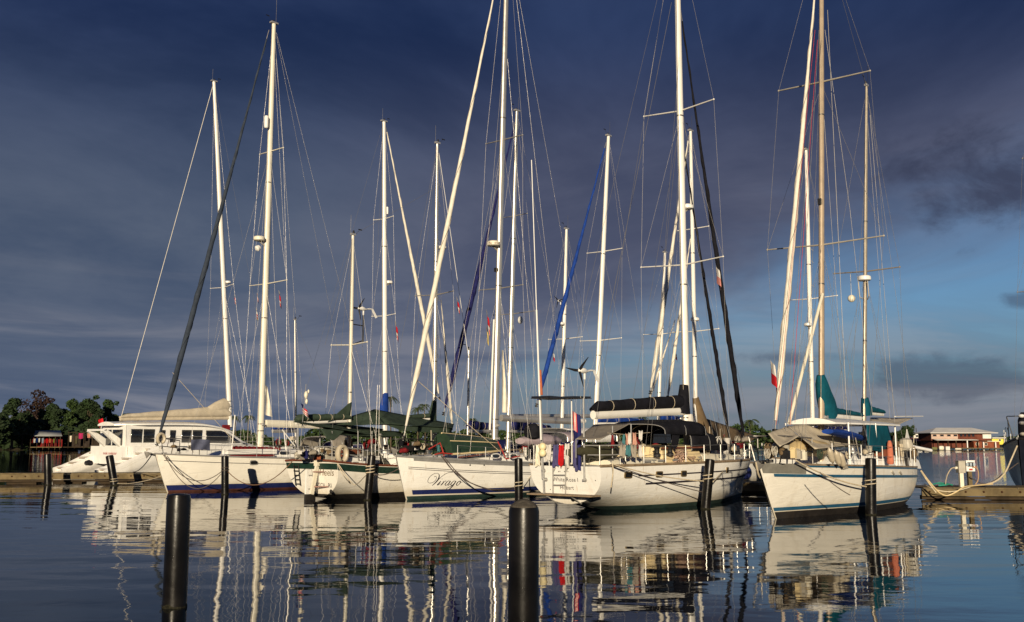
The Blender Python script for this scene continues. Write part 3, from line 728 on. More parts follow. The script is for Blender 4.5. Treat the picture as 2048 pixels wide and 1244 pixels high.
    def anchor(s, px, py, px2, py2):
        """plough anchor on the bow roller"""
        a, q = s.c(px, py), s.c(px2, py2); b = MB(); b.bar(a, q, .07, .10)
        d = (q - a).normalized(); tip = q + d * .05
        for sd_ in (1, -1): b.add([tip + Vector((0, 0, .06)), tip + Vector((-.24, sd_ * .2, -.06)), tip + Vector((-.14, 0, -.30)), tip + Vector((-.02, 0, -.05))], [(0, 1, 2), (0, 2, 3), (0, 3, 1), (1, 3, 2)])
        return b.build('anchor', GALV, s.e)

def line(name, m, pts, r, label, cat='rope', group=None, n=6):
    pts = [Vector(p) for p in pts]; b = MB(); b.tube(pts, r, n); o = b.build(name, m, None, pts[0]); return tag(o, label, cat, group)
FLAG_M = [mat('flag_white', (.75, .72, .68), .85), mat('flag_red', (.55, .02, .03), .85), mat('flag_blue', (.022, .025, .12), .85), mat('flag_yellow', (.7, .55, .2), .85), mat('flag_faded_red', (.62, .25, .22), .85), mat('flag_black', (.02, .02, .02), .85)]
def flag(top, w, h, pat, label, rz=0.0, droop=.75, cat='flag', group=None, nu=8, nv=6):
    """limp flag: hoist at top going down; pat(i, j) picks the colour of a cell"""
    b = MB(); top = Vector(top)
    def fn(u, v):
        d = droop; x = w * u * (1 - d) * math.cos(rz) ; f = .06 * math.sin(u * 7 + v * 3) * w
        return top + Vector((x + f * .6 + .10 * w * v, w * u * (1 - d) * math.sin(rz) + .28 * w * math.sin(u * 5.5 + v), -h * v - w * u * d * .85))
    b.grid(fn, nu, nv, lambda i, j: pat(i / nu, j / nv)); return tag(b.build('flag', FLAG_M, None, top, 80), label, cat, group)
def coil(bt, p, r, m, label, turns=4):
    b = MB(); p = Vector(p)
    b.tube([p + Vector((r * (1 - .1 * math.sin(i * .7)) * math.cos(i * .5), r * .8 * math.sin(i * .5), .02 + .012 * i * .5 + .03 * math.sin(i * 1.3))) for i in range(int(turns * 12.6))], .016, 5)
    return bt.own(b, 'rope_coil', m, p, label, 'rope')
def fender(bt, p, L, r, m, label, ax=(0, 0, 1)):
    b = MB(); b.lathe(p, [(.02, -L / 2 - .04), (.04, -L / 2), (r * .8, -L / 2 + r * .45), (r, -L / 2 + r), (r, L / 2 - r), (r * .8, L / 2 - r * .45), (.04, L / 2), (.02, L / 2 + .05)], 12, ax); return bt.own(b, 'fender', m, p, label, 'fender')
def cloth(bt, a, q, h, m, label, name='laundry', cat='laundry', seed=1.0, taper=0.0, wob=.06):
    """washing hung from a to q, hanging down h"""
    a, q = Vector(a), Vector(q); b = MB(); d = (q - a); nn = Vector((-d.y, d.x, 0)); nn = nn.normalized() if nn.length > 1e-6 else Vector((0, 1, 0))
    def fn(u, v):
        k = .5 + (u - .5) * (1 - taper * v); return a + d * k + nn * (wob * v ** .5 * math.sin(u * 11 + seed * 3 + v * 2)) + Vector((0, 0, -h * v * (1 + .08 * math.sin(u * 7 + seed)) - .03 * math.sin(u * 3.14)))
    b.grid(fn, 10, 7); o = bt.own(b, name, m, a.lerp(q, .5), label, cat); return o
def can(bt, p, m, label, h=.42, r=.14):
    b = MB(); p = Vector(p); b.box((p.x, p.y, p.z + h * .42), (r * 1.5, r * 2.2, h * .84)); b.loft([p + Vector((0, 0, h * .84)), p + Vector((0, 0, h * .93))], [r * .7, r * .35], None, 8); b.tube([p + Vector((0, -r * .6, h * .84)), p + Vector((0, -r * .4, h)), p + Vector((0, r * .5, h)), p + Vector((0, r * .7, h * .84))], .018, 5); return bt.own(b, 'jerry_can', m, p, label, 'jerry can')
def panama(u, v):
    if u < .5 and v < .5: return 2 if .12 < u < .38 and .12 < v < .35 else 0
    if u >= .5 and v < .5: return 1
    if u < .5: return 2
    return 1 if .6 < u < .9 and .6 < v < .85 else 0
def panama_wr(u, v): return 0 if v < .45 else 1
# ================================================================== navy striped sailboat (bow left)
b1 = Boat('sailboat', 'large white sailboat with navy boot stripe, dark furled jib and cream mast, bow pointing left', 'left', WL(334, 985), 12.6, 4.3, (1.80, 1.52, 1.5), .72, .4, .72, .56, -.1, group='moored sailboats')
b1.hull(W_HULL2, W_DECK, ALU)
b1.stripe('boot_stripe', NAVY, .10, .34)
b1.stripe('antifouling', ANTIR, -.3, .10)
b1.stripe('cove_line', LINE, lambda t: b1.fz(t) - .30, lambda t: b1.fz(t) - .272, .02, .98)
_, lo1, top1 = b1.mast((548, 47), (521, 880), .15, YMAST, [(303, 1.0), (568, 1.55)], whip=1.6)
b1.furled(b1.c(538, 60), b1.c(313, 893), .13, SLATEC)
p = b1.at_row(lo1, top1, 480); b1.radar(p + Vector((.50, 0, 0)), .30, 1, CREAM2)
b = MB(); q = p + Vector((.45, 0, -.45)); b.lathe(q, [(.05, 0), (.14, .05), (.16, .2), (.08, .26)], 10, (.8, 0, -.5)); b.build('deck_light', W_PAINT, b1.e)
q = b1.at_row(lo1, top1, 248) + Vector((.36, .1, 0)); b = MB(); b.lathe(q, [(.02, -.36), (.09, -.33), (.12, -.25), (.12, .25), (.09, .33), (.02, .36)], 10); b.build('radar_reflector', W_PAINT, b1.e)
bo = b1.boom(b1.c(531, 847), b1.c(700, 852), .16, YMAST)
fn = lambda x, y: b1.c(640 + x * 17.5, 848.5 - y * 17.5, .172)
lettering('Rhilweody.com', .42, lambda x, y: b1.c(636, 851) + Vector((-x, .21, y)), LINE, bo)
b = MB(); b.grid(lambda u, v: b1.c(531 + 14 * u * (.25 + .75 * v), 770 + 60 * v + 4 * u, .02 + .05 * math.sin(u * 6 + v * 4)), 6, 12); cl = b.build('mainsail_clew', SAILC, b1.e, None, 70)
b1.stay(top1, Vector((-b1.L / 2 - .3, 1.0, 1.6)), name='backstay'); b1.stay(top1, Vector((-b1.L / 2 - .3, -1.0, 1.6)), name='backstay')
b1.stay(b1.at_row(lo1, top1, 303), b1.c(372, 905), name='inner_stay'); b1.stay(b1.c(345, 745), b1.c(470, 885, .2), .012, ROPE, 'jib_sheet')
b1.pulpit(.13, .72); b1.rails(.2, .93, 7); b1.pushpit()
b1.anchor(318, 912, 290, 905)
for px, o in ((328, .25), (356, .5)): b1.cleat(b1.c(px, 909, o))
cab = b1.trunk(b1.c(425, 900).x, -3.2, .95, 1.35, .30, .55, W_PAINT, slope=.7)
for x in (.4, -.6, -1.6): pp = b1.c(470, 900); b1.portlight(Vector((x, 1.13, b1.dz(x) + .27)), (0, 1, .12), .55, .16, BLACKP)
# hatch hoods, maroon sun cushions and the long white deck box
b = MB(); b.box(b1.c(500, 905, 1.0) + Vector((0, 0, .05)), (2.9, .5, .24)); b.build('deck_box', W_PAINT, b1.e)
b = MB()
a_, e_ = b1.c(472, 897, .9), b1.c(541, 899, .9)
for i in range(9): b.ball(a_.lerp(e_, i / 8), .24, 8, 5, (1, .8, .55))
b1.own(b, 'rolled_cushion', MAROON, a_.lerp(e_, .5), 'maroon rolled cushions on the cabin of the navy striped sailboat', 'cushion')
b = MB(); b.box(b1.c(506, 911, 1.25), (2.6, .05, .08)); b.build('grab_rail', MAROON, b1.e)
# slate weather cloth laced to the foredeck rails
b1.own(MB().grid(lambda u, v: b1.c(382 + 38 * u, 880 + 21 * v - 1.5 * math.sin(u * 3.14), 1.0 + .05 * math.sin(u * 9 + v * 3)), 10, 6), 'weather_cloth', mat('slate_cloth', (.10, .11, .17), .85, 0, .15, 4, .01, 10), b1.c(400, 901, 1.0), 'slate blue cloth hung on the foredeck rail behind the dark jib', 'cloth')
# horseshoe buoy on the pulpit
def horseshoe(bt, c, w, h, m, label, ax='x', r=.075):
    c = Vector(c); pts = []
    for i in range(15):
        a = R(-70 + 320 * i / 14); pts.append(c + (Vector((w / 2 * math.cos(a), 0, h / 2 * math.sin(a))) if ax == 'x' else Vector((0, w / 2 * math.cos(a), h / 2 * math.sin(a)))))
    pts = [p_ for p_ in pts]; b = MB(); b.loft(pts, [r * .8] + [r] * 13 + [r * .8], [r * .8] + [r * 1.25] * 13 + [r * .8], 9); return bt.own(b, 'horseshoe_buoy', m, c, label, 'lifebuoy')
horseshoe(b1, b1.c(322, 877, .4), .36, .44, FEND, 'white horseshoe buoy on the bow pulpit of the navy striped sailboat')
# mooring cleats, hawse, portlight in the topside
b1.portlight(b1.sidepx(508, 925), b1.nrm(.42, 1.2, 1), .46, .24, STEEL)
for px, py, px2, py2 in ((463, 905, 470, 830), (600, 905, 565, 860), (572, 900, 568, 862)):
    b = MB(); b.tube([b1.c(px, py, 1.2), b1.c(px2, py2, 1.2)], .03, 6); b.build('spinnaker_pole', W_PAINT, b1.e)
# dodger and solar arch, mostly hidden by the next boat
b1.arch('dodger', GREYC, -2.6, -4.0, 1.35, 1.9, .75, .85)
flag(b1.wor(b1.at_row(lo1, top1, 568) + Vector((-.1, -.9, -.35))), .45, .32, lambda u, v: 1 if int(v * 6) % 2 else 0, 'small red and white striped flag under the cream mast spreader, uppermost of two', 0)
flag(b1.wor(b1.at_row(lo1, top1, 568) + Vector((-.1, -.9, -1.15))), .42, .5, lambda u, v: (0, 1, 0, 1, 3, 0)[int(v * 5.9)], 'red and white banded flag under the cream mast spreader, lower of two', 0)
flag(b1.wor(b1.at_row(lo1, top1, 568) + Vector((-.1, .95, -.4))), .55, .65, panama, 'blue and white courtesy flag right of the cream mast', .3)

# ================================================================== green striped ketch (stern left)
b2 = Boat('sailboat', 'white ketch with dark green sheer stripe and green awnings, stern and rudder toward the camera', 'right', WL(633, 999), 10.2, 3.6, (1.75, 1.32, 1.55), 1.1, .35, .88, .5, .10, group='moored sailboats')
b2.hull(W_HULL2, W_DECK, MAHOG, .04)
b2.stripe('sheer_stripe', DGREEN, lambda t: b2.fz(t) - .32, lambda t: b2.fz(t) - .05)
b2.stripe('antifouling', ANTIB, -.3, .24)
XT = -b2.L / 2                                    # transom plane
def tpt(bt, y, z, off=.01): return Vector((bt.xs(z) - off, y, z))
b = MB(); zt = b2.fz(1)
def band(u, v):
    z = zt - .05 - .25 * v; y = (2 * u - 1) * b2.hy(1, z); return tpt(b2, y, z, .008)
b.grid(band, 12, 2); b.build('transom_stripe', DGREEN, b2.e)
b = MB(); b.loft([tpt(b2, (2 * i / 14 - 1) * b2.hb(1), zt + .03 - .05 * (2 * i / 14 - 1) ** 2 + .05, .02) for i in range(15)], .05, .04, 6); b.build('taffrail', MAHOG, b2.e)
b = MB(); zl = lambda u: .02 + .22 * u
b.grid(lambda u, v: tpt(b2, (2 * u - 1) * b2.hy(1, .105 + .14 * v), .105 + .14 * v, .009), 10, 2); b.build('transom_antifouling', ANTIB, b2.e)
# transom hung rudder, pintles, self steering gear
rud = MB(); rud.prism([(XT - .34, -.045, 1.25), (XT - .58, -.045, 1.22), (XT - .62, -.045, -.9), (XT + .02, -.045, -.9), (XT - .12, -.045, .1)], (0, .09, 0)); ro = rud.build('rudder', W_PAINT, b2.e)
b = MB(); b.prism([(XT - .60, -.055, .24), (XT - .65, -.055, -.9), (XT + .0, -.055, -.9), (XT - .12, -.055, .24)], (0, .11, 0)); b.build('rudder_antifouling', ANTIB, ro)
b = MB()
for z in (.45, 1.0): b.bar((XT - .1, 0, z), (XT - .5, 0, z), .14, .05)
each(b, 'pintle', STEEL, ro)
b = MB(); b.bar((XT - .35, -.42, 1.45), (XT - .62, -.42, .25), .09, .16); b.bar((XT - .6, -.42, .45), (XT - .6, -.42, -.6), .06, .3); b.tube([(XT - .3, -.42, 1.4), (XT - .2, -.42, 2.1)], .04, 7); b.box((XT - .3, -.42, 1.5), (.3, .22, .22)); b.build('self_steering_gear', CREAM2, b2.e)
b = MB()
for z in (.55, 1.15): b.tube([(XT - .1, -.9, z), (XT - .55, -.42, z)], .03, 6); b.tube([(XT - .1, .1, z), (XT - .55, -.42, z)], .025, 6)
each(b, 'steering_bracket', MAHOG, b2.e)
ld = MB()                                          # folding boarding ladder at the far corner
for y in (.78, 1.08): ld.tube([(b2.xs(1.4) - .05, y, 1.45), (b2.xs(.6) - .10, y, .55)], .02, 6)
for i in range(5): z = .62 + .18 * i; ld.tube([(b2.xs(z) - .09, .78, z), (b2.xs(z) - .09, 1.08, z)], .022, 5)
ld.build('boarding_ladder', BLACKP, b2.e)
lettering('Heels', .40, lambda x, y: tpt(b2, -.86 - x, 1.0 + y, .012), mat('brown_lettering', (.16, .11, .06), .6), b2.e, .35)
lettering('BRISTOL  RI', .26, lambda x, y: tpt(b2, -.42 - x, .52 + y, .012), LINE, b2.e)
b = MB(); b.lathe(tpt(b2, -1.0, .36, -.01), [(.09, 0), (.09, .03), (.06, .05)], 10, (-1, 0, 0)); b.build('exhaust_outlet', BLACKP, b2.e)
_, lo2, top2 = b2.mast((875, 287), (869, 850), .10, BMAST if False else ALU, [(590, 1.25)])
_, lo2z, top2z = b2.mast((706, 470), (699, 840), .085, YMAST, [(690, 1.15)], name='mizzen_mast')
st = None                                          # folding mast steps
for i in range(13):
    q = b2.at_row(lo2, top2, 330 + 38 * i)
    if st is None:
        b = MB(); b.tube([(.12, 0, .1), (.30, .05, -.10), (.12, .1, -.10)], .014, 4); st = b.build('mast_step', STEEL, b2.e); st.location = q
    else: again(st, q, b2.e)
p = b2.at_row(lo2, top2, 492); b2.radar(p + Vector((.42, 0, 0)), .2, 1)
b2.stay(top2, b2.c(938, 720), .012, W_PAINT, 'forestay'); b2.furled(b2.c(882, 600), b2.c(905, 860), .07, SAILC, 'furled_staysail', False)
b2.stay(top2, b2.c(770, 860), name='running_stay'); b2.stay(top2z, top2 - Vector((0, 0, 2.2)), name='triatic_stay')
wp = b2.c(727, 618, .1); b2.windgen(wp, -1, .5); b = MB(); b.tube([wp - Vector((0, 0, .2)), wp - Vector((0, 0, 1.5))], .035, 7); q1, q2 = b2.at_row(lo2z, top2z, 648), b2.at_row(lo2z, top2z, 690)
b.tube([q1, wp - Vector((0, 0, .75))], .025, 5); b.tube([q2, wp - Vector((0, 0, 1.4))], .025, 5); each(b, 'generator_bracket', BLACKP, b2.e)
b2.boom(b2.c(700, 842), b2.c(592, 846), .05, WMAST, GREENC, .13, .16, .16, .02, None, 'mizzen_boom')
b2.boom(b2.c(868, 838), b2.c(725, 846), .07, WMAST, GREENC, .12, .08, .14, .0, .85, 'main_boom', hs=.6)
# awnings
b2.patch('awning', GREENC, [b2.c(586, 844, 1.2), b2.c(745, 869, 1.5), b2.c(768, 858, -.4), b2.c(600, 838, -.6)], .10, wr=.10, seed=2)
b2.patch('awning', GREENC, [b2.c(640, 866, 1.4), b2.c(812, 873, 1.5), b2.c(800, 862, .6), b2.c(648, 854, .4)], .16, wr=.10, seed=5)
b2.patch('awning_flap', GREENC, [b2.c(640, 856, 1.45), b2.c(690, 862, 1.45), b2.c(668, 880, 1.5), b2.c(655, 879, 1.5)], .02, wr=.08, seed=5)
b2.patch('awning', GREENC, [b2.c(748, 818, 0), b2.c(908, 848, 0), b2.c(906, 855, 1.3), b2.c(770, 848, 1.5)], .06, wr=.08, seed=8)
b2.patch('awning', GREENC, [b2.c(748, 818, 0), b2.c(908, 848, 0), b2.c(900, 852, -1.5), b2.c(690, 848, -1.5)], .06, wr=.08, seed=9)
b2.patch('awning', GREENC, [b2.c(655, 846, -.6), b2.c(748, 818, 0), b2.c(770, 848, 1.5), b2.c(700, 850, .6)], .05, wr=.08, seed=11)
b2.patch('awning_side', GREENC, [b2.c(800, 861, 1.4), b2.c(903, 866, 1.2), b2.c(905, 855, 1.2), b2.c(775, 850, 1.4)], .0, wr=.12, seed=4)
b2.patch('mizzen_sail_skirt', GREENC, [b2.c(655, 844, .1), b2.c(700, 832, .1), b2.c(703, 804, .1), b2.c(696, 808, .1)], .05, seed=4)
b2.trunk(3.2, -1.6, .8, 1.25, .35, .5, W_PAINT); b2.trunk(-2.0, -3.0, 1.2, 1.2, .55, .6, mat('dodger_cover', (.10, .095, .08), .8, 0, .2, 3), 'companion_hood')
b = MB(); b.box((-3.9, 0, b2.fz(.9) + .06), (1.9, 2.5, .22)); b.box((-3.9, -1.25, b2.fz(.9) + .16), (2.2, .1, .3)); b.box((-3.9, 1.25, b2.fz(.9) + .16), (2.2, .1, .3)); b.build('cockpit_coaming', W_PAINT, b2.e)
b = MB()
for px in (664, 716, 744): b.tube([b2.c(px, 920, 1.4), b2.c(px, 862, 1.45)], .022, 6)
for px in (596, 640): b.tube([b2.c(px, 915, -.4), b2.c(px, 848, -.6)], .022, 6)
each(b, 'awning_pole', STEEL, b2.e)
b2.pulpit(); b2.rails(.15, .86, 6); b2.pushpit(.88, .62)
b2.winch(b2.c(722, 919, 1.35), .13); b2.cleat(b2.c(676, 925, 1.5)); b2.cleat(b2.c(712, 928, 1.5))
horseshoe(b2, b2.c(684, 908, 1.55) , .46, .62, FEND, 'white horseshoe lifebuoy on the stern rail of the green striped ketch', r=.10)
# ratlines between the shrouds
b = MB()
for i in range(6): y = 792 + 14 * i; b.tube([b2.c(751, y, 1.4), b2.c(757, y, 1.4)], .010, 4)
b.tube([b2.c(755, 770, 1.4), b2.c(750, 925, 1.5)], .008, 4); b.tube([b2.c(759, 770, 1.4), b2.c(757, 925, 1.5)], .008, 4); each(b, 'ratline', WIRE, b2.e)
b = MB(); b.lathe(b2.c(762, 882, 1.3), [(.02, -.05), (.30, -.03), (.34, .0), (.30, .04), (.02, .06)], 14, b2.f.cross(Vector((0, 0, 1))) * 0 + Vector((.5, -.85, .1))); b2.own(b, 'satellite_dish', CREAM2, b2.c(762, 896, 1.3), 'round cream dish on the rail of the green striped ketch', 'dish')
def crate(bt, p, d, m, label, cat='box', name='deck_crate'): 
    b = MB(); p = Vector(p); b.box((p.x, p.y, p.z + d[2] / 2), d); b.box((p.x, p.y, p.z + d[2] + .015), (d[0] * 1.05, d[1] * 1.05, .03)); return bt.own(b, name, m, p, label, cat)
crate(b2, b2.c(600, 919, .2), (.25, .3, .25), GREYC, 'grey box on the stern deck of the green striped ketch')
crate(b2, b2.c(634, 919, .9), (.2, .22, .18), ORANGE, 'small dull orange box on the stern deck of the green striped ketch')
crate(b2, b2.c(655, 921, .6), (.45, .4, .55), GREYB, 'pale grey locker next to the horseshoe lifebuoy')
crate(b2, b2.c(700, 921, .5), (.7, .5, .42), MAHOG, 'dark wooden locker in the green striped ketch cockpit')
for i, (px, m_, n_) in enumerate(((612, NAVYC, 'navy'), (622, BLACKP, 'black'), (644, DGREEN, 'green'))):
    b = MB(); p = b2.c(px, 917, .5); b.lathe(p, [(.08, 0), (.10, .04), (.10, .26), (.06, .31), (.03, .33), (.03, .37)], 10); b2.own(b, 'jerry_can', m_, p, n_ + ' jerry can lashed on the stern of the green striped ketch', 'jerry can')
fl = b2.c(603, 815, .3); b2.tubes('flag_staff', STEEL, [[b2.c(598, 918, .3), b2.c(612, 768, .3)]], .014)
flag(b2.wor(b2.c(601, 806, .3)), .62, .34, lambda u, v: 2 if u < .4 and v < .5 else (1 if int(v * 6) % 2 == 0 else 0), 'faded American flag on the staff of the green striped ketch', .2, .55, nu=8, nv=7)
b = MB()
for px, py, r_ in ((612, 790, .14), (613, 803, .10), (617, 783, .07)): b.ball(b2.c(px, py, .3), r_, 9, 6, (.6, .6, 1.2))
each(b, 'staff_light', CREAM2, b2.e)
flag(b2.wor(b2.c(789, 640, -.5)), .6, .7, panama, 'courtesy flag between the blue sail cover mast and the stepped mast', .3)
flag(b2.wor(b2.c(912, 592, .9)), .6, .6, panama, 'courtesy flag right of the stepped mast', .3)
# ================================================================== sloop with the script name (bow left)
b3 = Boat('sailboat', 'white sloop with a script name on its bow and a green upturned dinghy on deck', 'left', WL(812, 999), 11.4, 4.0, (1.78, 1.42, 1.38), .62, .3, .75, .55, .0, group='moored sailboats')
b3.hull(W_HULL, W_DECK, GREYP, .05)
b3.stripe('antifouling', ANTIF, -.3, .13)
b3.stripe('boot_stripe', NAVY, .19, .38, .03)
for k in (.40, .47): b3.stripe('cove_line', LINE, lambda t: b3.fz(t) - k - .022, lambda t: b3.fz(t) - k, .03, .9)
b3.stripe('rub_strake', GREYP, lambda t: b3.fz(t) - .13, lambda t: b3.fz(t) + .01, .05, 1.0, .02)
_, lo3, top3 = b3.mast((1016, -150), (990, 868), .15, ALU, [(280, 1.15), (577, 1.35)])
b3.furled(b3.c(1012, -130), b3.c(806, 882), .115, SAILC)
q = b3.at_row(lo3, top3, 490); rd = b3.radar(q + Vector((.47, 0, 0)), .31, 1, CREAM2)
lettering('Raymarine', .13, lambda x, y: q + Vector((.47, 0, 0)) + Vector((.312 * math.sin(-x / .31 + .75), .312 * math.cos(-x / .31 + .75), y - .06)), MAHOG, rd)
b3.stay(top3, Vector((-b3.L / 2 - .2, .0, 1.5)), name='backstay'); b3.stay(b3.c(1030, -50), b3.c(1195, 870), name='backstay')
b3.stay(b3.at_row(lo3, top3, 280), b3.c(880, 895), name='inner_stay'); b3.stay(b3.c(836, 762), b3.c(1002, 905, .8), .013, ROPE, 'jib_sheet')
b = MB(); b.tube([b3.c(994, 640, .12) + Vector((.22, 0, 0)), b3.c(986, 860, .12) + Vector((.22, 0, 0))], .045, 8); b.build('spinnaker_pole', WMAST, b3.e)
b = MB(); b.box(b3.at_row(lo3, top3, 541) + Vector((.22, 0, 0)), (.16, .14, .18)); b.build('steaming_light', BLACKP, b3.e)
b3.pulpit(.13, .70, BLACKP); b3.rails(.2, .95, 8); b3.pushpit()
b3.anchor(806, 905, 784, 898)
b = MB(); b.lathe(b3.c(829, 900, .2), [(.2, 0), (.2, .12), (.12, .2), (.12, .3), (.17, .34)], 12); b.build('windlass', STEEL, b3.e)
cab = b3.trunk(b3.c(902, 898).x, -4.2, .75, 1.30, .22, .62, W_PAINT, slope=1.4)
for px, w in ((992, .62), (1027, .58)):
    p = b3.c(px, 912, 1.2); b3.portlight(Vector((p.x, 1.16 + .03, p.z)), (0, 1, .1), w, .24, W_PAINT, r=.8)
b = MB(); b.tube([Vector((.6, 1.0, b3.dz(.6) + .55)), Vector((-1.8, 1.1, b3.dz(0) + .62))], .02, 5); b.build('grab_rail', TEAK, b3.e)
bo = b3.boom(b3.c(1002, 836), b3.c(1150, 843), .13, ALU)
b = MB(); b.grid(lambda u, v: b3.c(1004 + 12 * u * (.2 + .8 * v), 700 + 125 * v, .02 + .05 * math.sin(u * 6 + v * 4)), 6, 12); b.build('mainsail_clew', SAILC, b3.e, None, 70)
# upturned green dinghy on the foredeck
def dinghy(bt, a, q, w, h, m, trim, label, keel_up=True):
    """upturned clinker dinghy: bow at a, transom at q, both on the deck"""
    a, q = Vector(a), Vector(q); d = q - a; L = d.length; f = d.normalized(); up = Vector((0, 0, 1)); sd_ = f.cross(up).normalized(); up = sd_.cross(f)
    e = thing('upturned_dinghy', label, 'dinghy', bt.wor(a.lerp(q, .5)), bt.a); org = a.lerp(q, .5)
    def sec(t, v, off=0.0):
        wd = w / 2 * (1 - (1 - min(1, t / .55)) ** 2.2) * (1 - .22 * max(0, t - .55) / .45) + .02; hh = h * (.50 + .50 * t ** .8) * (.35 + .65 * min(1, t / .12)); an = math.pi * v; ca = math.cos(an)
        return a + f * (L * t + .25 * (1 - math.sin(an)) * (1 - t) * -1) + sd_ * ((wd + off) * math.copysign(abs(ca) ** .85, ca)) + up * ((hh + off) * math.sin(an) ** .85 - off * .2) - org
    b = MB(); b.grid(lambda u, v: sec(u, v), 18, 18); vs = [sec(1, v / 18) for v in range(19)]; b.add(vs, [tuple(range(19))]); b.build('hull', m, e)
    for s_ in (0, 1):
        g = MB(); g.loft([sec(t / 16, s_) + up * .02 for t in range(17)], .045, .05, 6); g.build('gunwale', trim, e)
        g = MB(); g.loft([sec(.03 + .97 * t / 16, .20 if s_ == 0 else .80, .006) for t in range(17)], .022, .02, 5); g.build('rubbing_strip', trim, e)
    g = MB(); g.loft([sec(.02 + .98 * t / 14, .5, .0) for t in range(15)], .03, .05, 5); g.build('keel', trim, e)
    return e
dinghy(b3, b3.c(1000, 901, .1) , b3.c(884, 909, .1), 1.45, .92, mat('green_dinghy_paint', (.020, .042, .024), .45, 0, .15, 3, 0, 8, (2, .3, (.05, .06, .03))), CREAM, 'dark green upturned dinghy with cream rubbing strip on the foredeck of the sloop')
line('lashing', RROPE, [b3.wor(b3.c(858, 898, .9)), b3.wor(b3.c(880, 886, .75)), b3.wor(b3.c(885, 900, .9)), b3.wor(b3.c(888, 912, 1.0))], .03, 'red strap tying the front of the green dinghy', 'strap')
line('lashing', RROPE, [b3.wor(b3.c(996, 884, .6)), b3.wor(b3.c(1003, 898, 1.0)), b3.wor(b3.c(1012, 918, 1.5)), b3.wor(b3.c(1040, 912, 1.5))], .03, 'red strap at the right end of the green dinghy', 'strap')
line('lashing', RROPE, [b3.wor(b3.c(870, 909, 1.1)), b3.wor(b3.c(882, 906, 1.1)), b3.wor(b3.c(905, 908, 1.1))], .028, 'red rope lying on deck under the green dinghy', 'rope')
cloth(b3, b3.c(873, 888, 1.0), b3.c(880, 889, 1.0), .28, AQUAC, 'turquoise bag hanging by the bow of the green dinghy', 'hanging_bag', 'bag', 1, 0, .03)
crate(b3, b3.c(834, 905, -.2), (.5, .5, .28), GREENC, 'folded green canvas on the bow of the sloop', 'canvas', 'canvas_bundle')
crate(b3, b3.c(816, 902, .3), (.35, .3, .2), BLACKP, 'black anchor locker box at the very bow of the sloop')
# outboard under a black cover, lilac covered bundle, rail clutter at the stern
e = thing('outboard_motor', 'outboard motor with black cover clamped to the sloop stern rail', 'outboard motor', b3.wor(b3.c(1066, 915, 1.2)), b3.a); g0 = b3.c(1066, 915, 1.2)
b = MB(); p = b3.c(1064, 862, 1.2) - g0; b.loft([p + Vector((0, 0, z)) for z in (-.38, -.3, .0, .22, .34)], [.20, .30, .32, .27, .12], [.2, .36, .42, .36, .2], 12); b.build('cowling', BLACKC, e)
b = MB(); b.bar(p + Vector((0, 0, -.3)), Vector((.02, 0, .05)), .16, .2, (1, 0, 0)); b.build('shaft', BLACKP, e)
b = MB(); b.bar(Vector((.14, 0, .12)), Vector((-.35, 0, .02)), .12, .18); b.lathe(Vector((-.35, 0, .02)), [(.05, 0), (.18, .03), (.18, .06), (.05, .1)], 8, (-1, 0, 0)); b.build('gearcase', BLACKP, e)
b = MB(); k = [b3.c(x, 893, .9) for x in (1040, 1060, 1085, 1105, 1118)]; b.loft([p_ + Vector((0, 0, .25)) for p_ in k], [.3, .55, .6, .5, .2], [.14, .3, .36, .28, .1], 12, (0, 1, 0))
b3.own(b, 'covered_bundle', LILAC, k[2], 'lilac grey cover over a bundle at the sloop cockpit', 'cover')
b3.arch('bimini', LILAC, -4.0, -5.6, 1.25, 2.4, .45, .45)
for px, m_, n_ in ((1046, WHITEC, 'white'), (1056, BLACKC, 'black'), (1075, WHITEC, 'pale')): cloth(b3, b3.c(px, 893, 1.5), b3.c(px + 9, 894, 1.5), .42, m_, n_ + ' towel on the sloop stern rail near the outboard', 'towel', 'towel', px, .1)
for px in (1012, 1052): b3.winch(b3.c(px, 915, .95), .11)
# the name, drawn as pen strokes on the topside
STROKES = [
    ([(480, 405), (505, 385), (545, 385), (560, 430), (520, 520), (430, 590), (330, 612), (275, 590), (262, 540), (290, 460), (370, 360), (470, 295), (560, 275), (620, 290), (650, 340), (640, 430), (590, 520), (520, 600), (455, 660), (405, 700)], [9, 6, 4, 4, 4, 4, 5, 7, 8, 8, 7, 5, 5, 8, 15, 20, 20, 17, 12, 5]),
    ([(405, 700), (520, 610), (640, 480), (760, 370), (880, 290), (990, 250), (1120, 240)], [4, 5, 5, 4, 5, 8, 11]),
    ([(745, 462), (752, 480)], [13, 13]), ([(705, 545), (660, 600), (600, 655), (590, 680), (625, 672), (690, 620)], [13, 17, 18, 12, 6, 3]),
    ([(790, 540), (800, 570), (760, 630), (700, 690)], [4, 14, 18, 12]), ([(765, 640), (820, 570), (865, 540), (890, 555)], [4, 5, 9, 13]),
    ([(1010, 545), (960, 540), (890, 600), (850, 660), (870, 690), (920, 670), (1000, 590)], [10, 7, 13, 15, 10, 5, 4]), ([(1040, 540), (990, 610), (945, 665), (965, 690), (1030, 640)], [14, 18, 16, 8, 3]),
    ([(1200, 545), (1150, 540), (1080, 600), (1045, 660), (1065, 690), (1120, 660), (1190, 590)], [10, 7, 13, 15, 10, 5, 4]), ([(1225, 540), (1160, 640), (1090, 730), (1010, 810), (930, 870), (875, 870), (870, 840), (930, 780), (1040, 720), (1150, 680)], [14, 18, 18, 14, 10, 7, 5, 4, 4, 3]),
    ([(1345, 540), (1280, 590), (1240, 650), (1250, 690), (1310, 670), (1370, 600), (1385, 550), (1345, 540), (1330, 565), (1440, 590)], [8, 14, 16, 10, 6, 14, 14, 6, 4, 3])]
nb = MB()
